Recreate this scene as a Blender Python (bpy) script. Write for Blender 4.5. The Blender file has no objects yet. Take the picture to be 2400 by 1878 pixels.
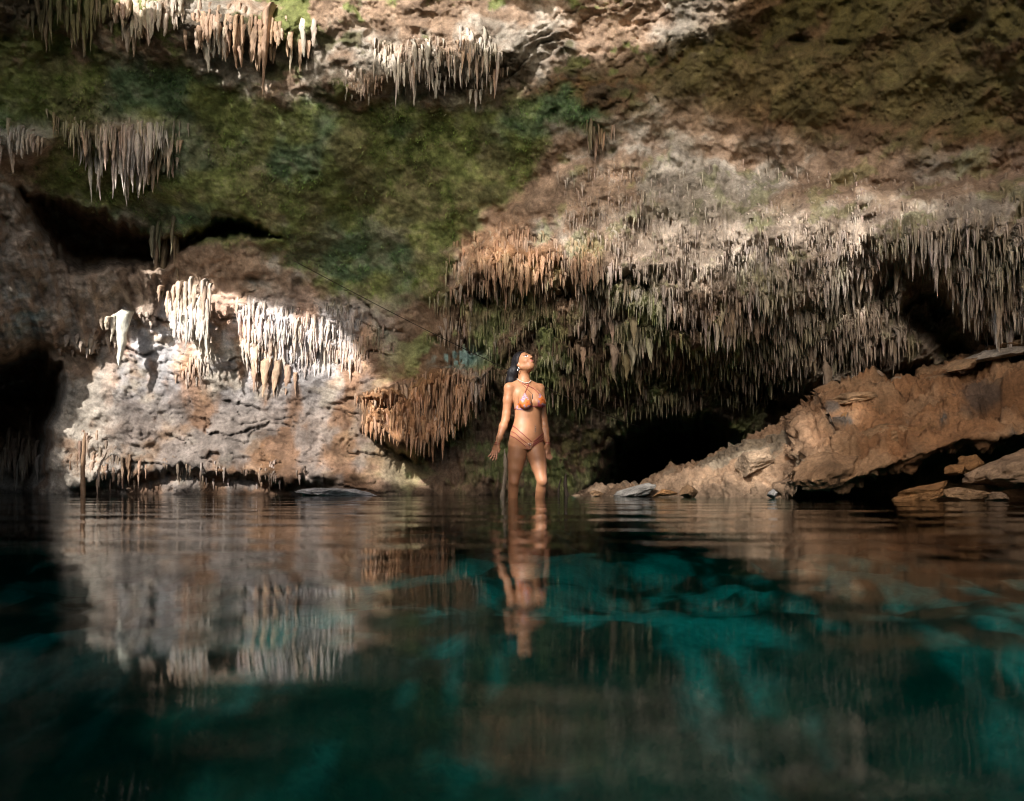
import bpy, bmesh, math, random
import numpy as np
from mathutils import Vector, Matrix

S = bpy.context.scene
COL = S.collection
random.seed(7)
RNG = np.random.default_rng(11)

# ------------------------------------------------------------------ camera, sky, sun, exposure
F, U0, V0, CH = 2000.0, 1200.0, 1143.0, 0.10        # focal length and principal point, camera height above the water
cam_d = bpy.data.cameras.new('camera')
cam_d.sensor_width = 36.0
cam_d.lens = 30.0
cam_d.shift_y = (V0 - 939.0) / 2400.0
cam_d.clip_start = 0.02
cam_d.clip_end = 2000.0
cam_d.dof.use_dof = True
cam_d.dof.focus_distance = 8.2
cam_d.dof.aperture_fstop = 2.4
cam = bpy.data.objects.new('camera', cam_d)
cam.location = (0, 0, CH)
cam.rotation_euler = (math.radians(90), 0, 0)
COL.objects.link(cam)
S.camera = cam

SUN_AZ, SUN_EL = math.radians(20.0), math.radians(31.0)       # behind the camera, to the left
TO_SUN = np.array([-math.sin(SUN_AZ) * math.cos(SUN_EL), -math.cos(SUN_AZ) * math.cos(SUN_EL), math.sin(SUN_EL)])
world = bpy.data.worlds.new('World')
S.world = world
world.use_nodes = True
wn = world.node_tree.nodes
sky = wn.new('ShaderNodeTexSky')
sky.sky_type = 'NISHITA'
sky.sun_disc = False
sky.sun_elevation = SUN_EL
sky.sun_rotation = math.atan2(TO_SUN[0], TO_SUN[1])
sky.air_density = 1.0
sky.dust_density = 2.5
world.node_tree.links.new(sky.outputs[0], wn['Background'].inputs[0])
wn['Background'].inputs[1].default_value = 0.15
sun_d = bpy.data.lights.new('sun', 'SUN')
sun_d.energy = 2.0
sun_d.angle = math.radians(0.5)
sun_d.color = (1.0, 0.965, 0.92)
sun = bpy.data.objects.new('sun', sun_d)
sun.rotation_euler = Vector(TO_SUN).to_track_quat('Z', 'Y').to_euler()
sun.location = tuple(TO_SUN * 60)
COL.objects.link(sun)

S.view_settings.view_transform = 'Standard'
S.view_settings.look = 'None'
S.view_settings.gamma = 1.0
S.view_settings.use_curve_mapping = False
S.view_settings.exposure = 2.4
S.render.engine = 'CYCLES'
S.cycles.max_bounces = 7
S.cycles.diffuse_bounces = 4
S.cycles.glossy_bounces = 3
S.cycles.transparent_max_bounces = 12
S.cycles.caustics_reflective = False
S.cycles.caustics_refractive = False
S.cycles.sample_clamp_indirect = 4.0
S.cycles.use_denoising = True
S.cycles.filter_width = 1.1
S.cycles.use_guiding = True
S.cycles.use_surface_guiding = True
S.cycles.use_volume_guiding = False
S.cycles.guiding_training_samples = 128

# ------------------------------------------------------------------ numeric noise
def _hash(ix, iy, iz, seed):
    h = (ix.astype(np.int64) * 374761393 + iy.astype(np.int64) * 668265263 + iz.astype(np.int64) * 2147483647 + seed * 974634777) & 0xFFFFFFFF
    h = ((h ^ (h >> 13)) * 1274126177) & 0xFFFFFFFF
    h = ((h ^ (h >> 16)) * 2246822519) & 0xFFFFFFFF
    return h ^ (h >> 15)

_G = np.array([(1,1,0),(-1,1,0),(1,-1,0),(-1,-1,0),(1,0,1),(-1,0,1),(1,0,-1),(-1,0,-1),(0,1,1),(0,-1,1),(0,1,-1),(0,-1,-1),(1,1,0),(-1,1,0),(0,-1,1),(0,-1,-1)], dtype=np.float32)

def perlin(x, y, z, seed=0):
    x, y, z = np.broadcast_arrays(np.asarray(x, float), np.asarray(y, float), np.asarray(z, float))
    ix, iy, iz = np.floor(x), np.floor(y), np.floor(z)
    fx, fy, fz = x - ix, y - iy, z - iz
    u, v, w = [t * t * t * (t * (t * 6 - 15) + 10) for t in (fx, fy, fz)]
    out = 0.0
    for dx in (0, 1):
        wx = u if dx else 1 - u
        for dy in (0, 1):
            wy = v if dy else 1 - v
            for dz in (0, 1):
                wz = w if dz else 1 - w
                g = _G[_hash(ix + dx, iy + dy, iz + dz, seed) & 15]
                out = out + wx * wy * wz * (g[..., 0] * (fx - dx) + g[..., 1] * (fy - dy) + g[..., 2] * (fz - dz))
    return out

def fbm(x, y, z, octaves=4, seed=0, gain=0.5, lac=2.03):
    a, s, f = 1.0, 0.0, 1.0
    for o in range(octaves):
        s = s + a * perlin(x * f, y * f, z * f, seed + o * 17)
        a *= gain; f *= lac
    return s

def ridged(x, y, z, octaves=4, seed=0, gain=0.5):
    a, s, f = 1.0, 0.0, 1.0
    for o in range(octaves):
        s = s + a * (1 - 2.2 * np.abs(perlin(x * f, y * f, z * f, seed + o * 13)))
        a *= gain; f *= 2.07
    return s

def worley(x, y, z, seed=0):
    """distance to the nearest and the second nearest feature point"""
    x, y, z = np.broadcast_arrays(np.asarray(x, float), np.asarray(y, float), np.asarray(z, float))
    ix, iy, iz = np.floor(x), np.floor(y), np.floor(z)
    d1 = np.full(x.shape, 9.0); d2 = np.full(x.shape, 9.0)
    for dx in (-1, 0, 1):
        for dy in (-1, 0, 1):
            for dz in (-1, 0, 1):
                h = _hash(ix + dx, iy + dy, iz + dz, seed)
                px = ix + dx + (h & 1023) / 1023.0
                py = iy + dy + ((h >> 10) & 1023) / 1023.0
                pz = iz + dz + ((h >> 20) & 1023) / 1023.0
                d = np.sqrt((px - x) ** 2 + (py - y) ** 2 + (pz - z) ** 2)
                d2 = np.minimum(d2, np.maximum(d1, d)); d1 = np.minimum(d1, d)
    return d1, d2

def sstep(a, b, x):
    t = np.clip((x - a) / (b - a), 0, 1)
    return t * t * (3 - 2 * t)

def poly_sd(px, py, poly):
    """signed distance to a polygon, positive inside"""
    poly = np.asarray(poly, float)
    d = np.full(px.shape, 1e9); inside = np.zeros(px.shape, bool)
    n = len(poly)
    for i in range(n):
        ax, ay = poly[i]; bx, by = poly[(i + 1) % n]
        ex, ey = bx - ax, by - ay
        t = np.clip(((px - ax) * ex + (py - ay) * ey) / (ex * ex + ey * ey + 1e-12), 0, 1)
        d = np.minimum(d, np.hypot(px - ax - t * ex, py - ay - t * ey))
        c = ((ay > py) != (by > py)) & (px < ex * (py - ay) / (ey if abs(ey) > 1e-12 else 1e-12) + ax)
        inside ^= c
    return np.where(inside, d, -d)

def at(u, v, D):
    return np.stack([(u - U0) / F * D, D + 0 * u, CH + (V0 - v) / F * D], -1)

# ------------------------------------------------------------------ object helpers
def tag(o, label=None, cat=None, group=None, kind=None):
    if label: o['label'] = label
    if cat: o['category'] = cat
    if group: o['group'] = group
    if kind: o['kind'] = kind
    return o

def empty(name, loc, label, cat, group=None):
    o = bpy.data.objects.new(name, None)
    o.empty_display_size = 0.1
    o.location = tuple(float(c) for c in loc)
    COL.objects.link(o)
    return tag(o, label, cat, group)

def new_mesh(name, verts, faces, smooth=True, cols=None):
    me = bpy.data.meshes.new(name)
    verts = np.asarray(verts, np.float32)
    if isinstance(faces, np.ndarray):
        n, k = faces.shape
        me.vertices.add(len(verts)); me.vertices.foreach_set('co', verts.ravel())
        me.loops.add(n * k); me.loops.foreach_set('vertex_index', faces.astype(np.int32).ravel())
        me.polygons.add(n)
        me.polygons.foreach_set('loop_start', np.arange(0, n * k, k, dtype=np.int32))
        me.polygons.foreach_set('loop_total', np.full(n, k, np.int32))
        me.update(calc_edges=True)
    else:
        me.from_pydata([tuple(map(float, v)) for v in verts], [], faces)
        me.update()
    me.validate()
    me.polygons.foreach_set('use_smooth', np.full(len(me.polygons), smooth))
    if cols is not None:
        a = me.color_attributes.new('col', 'FLOAT_COLOR', 'POINT')
        c4 = np.ones((len(verts), 4), np.float32); c4[:, :3] = cols
        a.data.foreach_set('color', c4.ravel())
    return me

def obj(name, me, mat=None, parent=None, loc=None):
    o = bpy.data.objects.new(name, me)
    if mat is not None and not me.materials: me.materials.append(mat)
    if loc is not None: o.location = tuple(float(c) for c in loc)
    COL.objects.link(o)
    if parent is not None: o.parent = parent
    return o

# ------------------------------------------------------------------ materials
def nt(name):
    m = bpy.data.materials.new(name); m.use_nodes = True
    t = m.node_tree
    return m, t, t.nodes['Principled BSDF']

def N(t, typ, **kw):
    n = t.nodes.new(typ)
    for k, v in kw.items(): setattr(n, k, v)
    return n

def noise_node(t, scale, detail=6, rough=0.6, vec=None, dist=0.0):
    n = N(t, 'ShaderNodeTexNoise'); n.inputs['Scale'].default_value = scale
    n.inputs['Detail'].default_value = detail; n.inputs['Roughness'].default_value = rough
    n.inputs['Distortion'].default_value = dist
    if vec is not None: t.links.new(vec, n.inputs['Vector'])
    return n

def rock_material(name, source, bump=0.85, rough=0.85, vstretch=1.0, fine=1.0, spec=0.25):
    """colour from the mesh ('col' attribute) or the object's own colour, broken up by noise; fine relief by bump"""
    m, t, b = nt(name)
    L = t.links.new
    geo = N(t, 'ShaderNodeNewGeometry')
    mp = N(t, 'ShaderNodeMapping'); mp.inputs['Scale'].default_value = (1, 1, vstretch)
    L(geo.outputs['Position'], mp.inputs['Vector'])
    P = mp.outputs[0]
    if source == 'col':
        a = N(t, 'ShaderNodeAttribute'); a.attribute_name = 'col'; src = a.outputs['Color']
    else:
        a = N(t, 'ShaderNodeObjectInfo'); src = a.outputs['Color']
    n1 = noise_node(t, 3.5, 8, 0.65, P); n2 = noise_node(t, 26 * fine, 6, 0.7, P); n3 = noise_node(t, 110 * fine, 3, 0.6, P)
    r1 = N(t, 'ShaderNodeMapRange'); r1.inputs[1].default_value = 0.3; r1.inputs[2].default_value = 0.7
    r1.inputs[3].default_value = 0.62; r1.inputs[4].default_value = 1.35
    L(n1.outputs['Fac'], r1.inputs[0])
    r2 = N(t, 'ShaderNodeMapRange'); r2.inputs[1].default_value = 0.28; r2.inputs[2].default_value = 0.7
    r2.inputs[3].default_value = 0.6; r2.inputs[4].default_value = 1.3
    L(n2.outputs['Fac'], r2.inputs[0])
    mul = N(t, 'ShaderNodeMath', operation='MULTIPLY'); L(r1.outputs[0], mul.inputs[0]); L(r2.outputs[0], mul.inputs[1])
    mx = N(t, 'ShaderNodeVectorMath', operation='SCALE'); L(src, mx.inputs[0]); L(mul.outputs[0], mx.inputs['Scale'])
    L(mx.outputs[0], b.inputs['Base Color'])
    b.inputs['Roughness'].default_value = rough
    b.inputs['Specular IOR Level'].default_value = spec
    ad = N(t, 'ShaderNodeMath', operation='MULTIPLY_ADD'); ad.inputs[1].default_value = 0.35
    L(n3.outputs['Fac'], ad.inputs[0]); L(n2.outputs['Fac'], ad.inputs[2])
    bp = N(t, 'ShaderNodeBump'); bp.inputs['Strength'].default_value = bump; bp.inputs['Distance'].default_value = 0.05
    L(ad.outputs[0], bp.inputs['Height']); L(bp.outputs[0], b.inputs['Normal'])
    return m

MAT_WALL = rock_material('limestone_wall', 'col')
MAT_STAL = rock_material('stalactite_stone', 'object', bump=0.5, vstretch=0.45, spec=0.35, rough=0.7)
MAT_FLUTE = rock_material('flowstone', 'col', bump=0.5, vstretch=0.45, spec=0.3, rough=0.75)
MAT_ROCK = rock_material('orange_rock', 'col', bump=0.8, fine=1.3)
MAT_ROOF = rock_material('roof_rock', 'col', bump=0.4)

def plain(name, color, rough=0.6, spec=0.5, noise=0.0, scale=40, metallic=0.0):
    m, t, b = nt(name)
    b.inputs['Base Color'].default_value = (*color, 1); b.inputs['Roughness'].default_value = rough
    b.inputs['Specular IOR Level'].default_value = spec; b.inputs['Metallic'].default_value = metallic
    if noise:
        n = noise_node(t, scale, 5, 0.6)
        r = N(t, 'ShaderNodeMapRange'); r.inputs[3].default_value = 1 - noise; r.inputs[4].default_value = 1 + noise
        t.links.new(n.outputs['Fac'], r.inputs[0])
        s = N(t, 'ShaderNodeVectorMath', operation='SCALE'); s.inputs[0].default_value = color
        t.links.new(r.outputs[0], s.inputs['Scale']); t.links.new(s.outputs[0], b.inputs['Base Color'])
    return m
# ------------------------------------------------------------------ cave shell: control depths (u, v, depth)
CTRL = []
def row(v, *pairs):
    for u, d in pairs: CTRL.append((u, v, d))
row(-1500, (-1600, 4.6), (0, 5.0), (1200, 5.0), (2400, 4.6), (3600, 3.2))
row(-900, (-1600, 5.5), (-600, 6.3), (600, 6.4), (1800, 6.0), (3000, 4.6))
row(-300, (-1600, 4.6), (-600, 7.7), (0, 8.4), (600, 9.2), (1200, 9.05), (1800, 8.2), (2400, 6.6), (3200, 4.6))
row(0, (-600, 7.4), (0, 9.4), (600, 9.75), (1200, 9.5), (1800, 8.6), (2400, 7.2), (3200, 4.1))
row(250, (-1600, 4.6), (-600, 7.6), (0, 10.2), (600, 10.1), (1200, 9.8), (1800, 9.0), (2400, 7.6), (3200, 4.2))
row(480, (-600, 7.8), (0, 11.0), (400, 11.2), (800, 10.9), (1200, 10.6), (1700, 9.8), (2400, 8.0))
row(650, (-1600, 4.6), (-600, 7.9), (0, 11.6), (400, 12.0), (800, 11.6), (1200, 11.1), (1700, 9.85), (2400, 8.25), (3200, 4.2))
row(850, (-600, 7.9), (0, 12.1), (400, 12.3), (800, 12.0), (1200, 11.3), (1600, 10.4), (2000, 9.5), (2400, 8.5))
row(1050, (-1600, 4.6), (-600, 7.9), (0, 12.4), (400, 12.1), (800, 11.7), (1100, 12.0), (1400, 12.6), (1700, 12.6), (2100, 11.4), (2400, 9.3), (3200, 4.2))
row(1165, (-600, 7.9), (0, 12.4), (400, 11.8), (800, 11.3), (1200, 12.2), (1600, 13.2), (2000, 12.0), (2400, 9.4))
row(1600, (-1600, 4.6), (-600, 7.9), (0, 12.2), (600, 11.6), (1200, 12.0), (1800, 12.8), (2400, 9.4), (3200, 4.2))
CTRL = np.array(CTRL)
_c = CTRL[:, :2] / 1000.0
def _phi(r): return np.where(r > 1e-9, r * r * np.log(r + 1e-12), 0.0)
_n = len(_c)
_A = np.zeros((_n + 3, _n + 3))
_A[:_n, :_n] = _phi(np.hypot(_c[:, None, 0] - _c[None, :, 0], _c[:, None, 1] - _c[None, :, 1])) + np.eye(_n) * 0.003
_A[:_n, _n] = 1; _A[:_n, _n + 1:] = _c; _A[_n, :_n] = 1; _A[_n + 1:, :_n] = _c.T
_w = np.linalg.solve(_A, np.concatenate([CTRL[:, 2], [0, 0, 0]]))
def base_depth(u, v):
    x, y = np.asarray(u, float) / 1000.0, np.asarray(v, float) / 1000.0
    s = _w[_n] + _w[_n + 1] * x + _w[_n + 2] * y
    for i in range(_n): s = s + _w[i] * _phi(np.hypot(x - _c[i, 0], y - _c[i, 1]))
    return s

# outlines of the larger features, as seen from the water
OUTCROP = [(-500, 430), (-60, 440), (50, 462), (75, 520), (150, 585), (230, 565), (300, 600), (396, 590), (400, 690), (375, 765), (335, 770), (300, 742), (250, 778), (205, 845), (150, 832), (80, 832), (0, 850), (-500, 880)]
CAVITY = [(45, 440), (150, 480), (300, 520), (390, 545), (430, 545), (500, 520), (560, 520), (665, 552), (600, 566), (480, 560), (405, 600), (390, 640), (330, 640), (290, 620), (230, 640), (190, 640), (150, 610), (90, 545)]
SLOT = [(-20, 870), (90, 850), (135, 875), (140, 900), (110, 1010), (95, 1200), (-500, 1200), (-500, 900)]
UNDERCUT = [(240, 1112), (330, 1100), (420, 1088), (560, 1100), (700, 1108), (780, 1130), (800, 1150), (790, 1300), (150, 1300), (160, 1150)]
VOID = [(1450, 1030), (1490, 1000), (1530, 980), (1600, 972), (1680, 982), (1725, 1015), (1770, 1055), (1830, 1300), (1330, 1300), (1340, 1140), (1400, 1090)]
GAP = [(1770, 930), (1850, 900), (1950, 915), (2050, 900), (2150, 850), (2250, 870), (2300, 1000), (1800, 1100)]
ARCH = [(2080, 720), (2130, 655), (2200, 640), (2260, 690), (2280, 770), (2300, 860), (2200, 850), (2130, 790)]
CURTAIN = [(840, 930), (930, 900), (1010, 880), (1100, 870), (1160, 870), (1150, 920), (1110, 965), (1090, 1000), (1060, 1010), (1020, 1060), (985, 1070), (930, 1040), (890, 1020), (850, 1000)]
BULGE_R = [(1040, 690), (1080, 600), (1180, 520), (1300, 400), (1500, 330), (1800, 420), (2100, 450), (2400, 400), (2700, 400), (2700, 800), (2400, 790), (2250, 770), (2200, 640), (2100, 650), (1980, 700), (1850, 720), (1760, 760), (1680, 815), (1600, 800), (1480, 720), (1360, 690), (1200, 690)]
GREEN = [(-200, 130), (200, 140), (380, 150), (560, 190), (650, 235), (900, 240), (1100, 235), (1240, 225), (1330, 200), (1420, 260), (1420, 305), (1290, 300), (1262, 400), (1190, 480), (1060, 575), (1030, 690), (980, 720), (800, 700), (700, 640), (600, 590), (420, 560), (300, 520), (120, 470), (60, 420), (120, 330), (-200, 300)]

MOUNDS = [(1035, 135, 150, 62, 0.22), (340, 15, 85, 50, 0.22), (580, 70, 150, 45, 0.20), (275, 318, 140, 45, 0.24), (60, 330, 70, 50, 0.2), (800, 190, 80, 25, 0.12), (1405, 290, 30, 20, 0.15), (1240, 590, 150, 60, 0.12)]
def _grid(a, b, step, lo, hi, out):
    mid = np.arange(a, b + step, step)
    def tail(x0, x1, s):
        r = []; x = x0; k = step
        while (x1 - x0) * (x1 - x) > 0:
            k = min(k * 1.25, out); x += k * s; r.append(x)
        return r
    return np.array(tail(a, lo, -1)[::-1] + list(mid) + tail(b, hi, 1))

GU = _grid(-70, 2470, 3.3, -1900, 3700, 60)
GV = _grid(-70, 1172, 3.3, -1500, 1600, 60)
UU, VV = np.meshgrid(GU, GV)

def shell_depth(U, V):
    wu = U + 26 * fbm(U / 130, V / 130, 0.3, 4, 5) + 10 * perlin(U / 18, V / 40, 1.7, 8)
    wv = V + 26 * fbm(U / 130, V / 130, 7.7, 4, 6) + 9 * perlin(U / 14, V / 40, 4.1, 9)
    D = base_depth(U, V)
    P = at(U, V, D)
    x, y, z = P[..., 0], P[..., 1], P[..., 2]
    info = {}
    # outcrop standing proud of the left wall, cavity above it, slot below
    sd = poly_sd(wu, wv, OUTCROP); a = sstep(-8, 22, sd); info['outcrop'] = a
    D = D - a * (0.22 + 0.22 * sstep(0, 110, sd))
    sd = poly_sd(wu, wv, CAVITY); a = sstep(-10, 40, sd); D = D + a * 2.0; info['cavity'] = a
    sd = poly_sd(wu, wv, SLOT); a = sstep(-15, 45, sd); D = D + a * 4.0; info['slot'] = a
    sd = poly_sd(wu, wv, UNDERCUT); a = sstep(-5, 30, sd); D = D + a * 0.55; info['undercut'] = a
    sd = poly_sd(wu, wv, VOID); a = sstep(-10, 60, sd); D = D + a * (2.0 + 3.0 * sstep(20, 110, sd)); info['void'] = a
    sd = poly_sd(wu, wv, GAP); a = sstep(-8, 50, sd); D = D + a * 1.6
    sd = poly_sd(wu, wv, ARCH); a = sstep(-8, 50, sd); D = D + a * 0.6; info['arch'] = a
    sd = poly_sd(wu, wv, CURTAIN); a = sstep(-8, 24, sd); D = D - a * 0.75; info['curtain'] = a
    sd = poly_sd(wu, wv, BULGE_R); a = sstep(-10, 26, sd); D = D - a * (0.22 + 0.25 * sstep(0, 120, sd)); info['bulge'] = a
    info['green'] = sstep(-18, 26, poly_sd(wu + 26 * fbm(U / 40, V / 30, 3.3, 4, 77), wv + 22 * fbm(U / 34, V / 30, 9.3, 4, 78), GREEN))
    # ceiling versus wall
    ceil = 1 - sstep(0, 160, V - (560 + 60 * np.sin(U / 330.0)))
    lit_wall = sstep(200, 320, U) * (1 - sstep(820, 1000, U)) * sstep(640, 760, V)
    drap = np.clip(sstep(1250, 1500, U) * sstep(430, 560, V) + info['curtain'] + sstep(980, 1100, U) * sstep(560, 640, V), 0, 1)
    info['ceil'], info['lit_wall'], info['drap'] = ceil, lit_wall, drap
    # relief
    D = D + 0.30 * fbm(x * 0.55, y * 0.55, z * 0.7, 3, 21)
    for (a, b, ra, rb, amp) in MOUNDS: D = D - amp * np.exp(-((wu - a) / ra) ** 2 - ((wv - b) / rb) ** 2)
    D = D - 0.075 * ridged(x * 1.6, y * 1.6, z * 2.0, 5, 31) * (1 - 0.55 * lit_wall) * (1 - 0.62 * info['green'])
    # lumpy popcorn on the pale part of the ceiling and on the drapery
    d1, d2 = worley(x * 4.2 + 0.3 * perlin(x * 3, y * 3, z * 3, 2), y * 4.2, z * 3.0, 3)
    pop = np.clip(1 - d1 * 1.15, 0, 1) ** 0.8
    right = sstep(1180, 1320, U) * sstep(290, 360, V) * (1 - sstep(560, 760, V))
    D = D - pop * 0.13 * np.clip(right + 0.25 * (1 - ceil) * (1 - lit_wall), 0, 1)
    d1, d2 = worley(x * 11, y * 11, z * 8, 13)
    D = D - np.clip(1 - d1, 0, 1) * 0.03 * (0.35 + right)
    # ledges on the upper ceiling, raked by the sun
    t = fbm(x * 0.9 + 3, y * 0.9, z * 1.1, 4, 41) * 3.4 + (V * 1.0 + U * 0.22) / 60.0
    led = t - np.floor(t)
    lm = sstep(-0.15, 0.25, fbm(x * 0.8, y * 0.8, z, 3, 43)) * sstep(500, 800, U) * (1 - sstep(1500, 1800, U))
    D = D + 0.07 * (led ** 2 - 0.33) * (1 - sstep(150, 330, V)) * lm
    # strata of the lit wall: tilted beds that break off in steps
    tilt = z * 1.9 + x * 0.42 + 1.3 * fbm(x * 0.45, y, z * 0.8, 4, 51) + 0.30 * fbm(x * 2.2, y, z * 3.0, 4, 52)
    for k, (sc, amp) in enumerate(((1.0, 0.13), (2.1, 0.07), (4.3, 0.035))):
        q = tilt * sc + k * 0.37 + 0.25 * fbm(x * 1.3, y, z * 1.1, 3, 56 + k)
        fr = q - np.floor(q)
        brk = sstep(-0.12, 0.22, fbm(x * 0.9 + 4 * k, y, z * 1.6, 3, 53 + k))
        D = D + lit_wall * amp * brk * (fr ** 4 - 0.2)
    D = D - 0.045 * lit_wall * ridged(x * 1.3 + 0.8 * z, y, z * 2.6, 6, 61, 0.6)
    # vertical flutes where the flowstone hangs
    fl = ridged(x * 6.5 + 0.5 * perlin(x * 2, y, z * 1.5, 71), y * 1.2, z * 0.7, 5, 72, 0.68)
    ragged = fbm(x * 2.5, y, z * 1.2, 3, 73)
    D = D - 0.13 * drap * fl - 0.15 * drap * ragged
    fl2 = ridged(x * 4.0, y, z * 0.45, 3, 74, 0.55)
    D = D - info['outcrop'] * (0.10 * fl2 + 0.08 * fbm(x * 1.5, y, z * 0.8, 4, 75))
    # rows of broken fringe
    rowq = (z * 1.55 + 0.55 * fbm(x * 1.0, y, z * 0.4, 3, 81) + 0.30 * perlin(x * 7.0, y, z * 0.3, 82) + 0.16 * perlin(x * 17.0, y, z * 0.3, 83))
    fr = rowq - np.floor(rowq)
    rm = sstep(-0.2, 0.2, fbm(x * 0.8, y, z * 0.9, 3, 84))
    D = D + drap * rm * 0.30 * (1 - sstep(0.0, 0.35, fr)) - drap * 0.05
    # cracks and pits
    n = perlin(x * 0.8 + 0.5 * fbm(x * 2, y * 2, z * 2, 3, 92), y * 0.8, z * 0.9, 91)
    msk = 0.7 * sstep(0.12, 0.3, perlin(x * 0.5 + 9, y * 0.5, z * 0.5, 93))
    crack = np.exp(-(n / 0.006) ** 2) * msk * sstep(-0.1, 0.3, perlin(x * 1.7, y * 1.7, z * 1.7, 94))
    D = D + 0.05 * crack * ceil
    pit = sstep(0.52, 0.75, perlin(x * 2.6, y * 2.6, z * 3.2, 95)) * ceil
    D = D + 0.14 * pit
    info['crack'] = crack * ceil; info['pit'] = pit
    D = D + 0.035 * fbm(x * 8, y * 8, z * 9, 5, 97, 0.62) * (1 - 0.2 * info['green'])
    return D, info

SD, SI = shell_depth(UU, VV)
SP = at(UU, VV, SD)

def surf(u, v):
    """depth of the cave surface seen at (u, v)"""
    i = int(np.clip(np.searchsorted(GU, u) - 1, 0, len(GU) - 2)); j = int(np.clip(np.searchsorted(GV, v) - 1, 0, len(GV) - 2))
    fu = (u - GU[i]) / (GU[i + 1] - GU[i]); fv = (v - GV[j]) / (GV[j + 1] - GV[j])
    return float((SD[j, i] * (1 - fu) + SD[j, i + 1] * fu) * (1 - fv) + (SD[j + 1, i] * (1 - fu) + SD[j + 1, i + 1] * fu) * fv)

# colours that belong to the rock: algae, bare limestone, iron stain
C_PALE = np.array([0.46, 0.40, 0.33]); C_PINK = np.array([0.42, 0.29, 0.20]); C_ORANGE = np.array([0.38, 0.185, 0.08])
C_GREEN = np.array([0.225, 0.265, 0.080]); C_TEAL = np.array([0.145, 0.225, 0.110]); C_BROWN = np.array([0.17, 0.095, 0.045])
C_DARK = np.array([0.055, 0.045, 0.032]); C_GREY = np.array([0.375, 0.365, 0.375]); C_OLIVE = np.array([0.12, 0.092, 0.030])

def mixc(c, d, f):
    return c * (1 - f[..., None]) + d * f[..., None]

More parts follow.
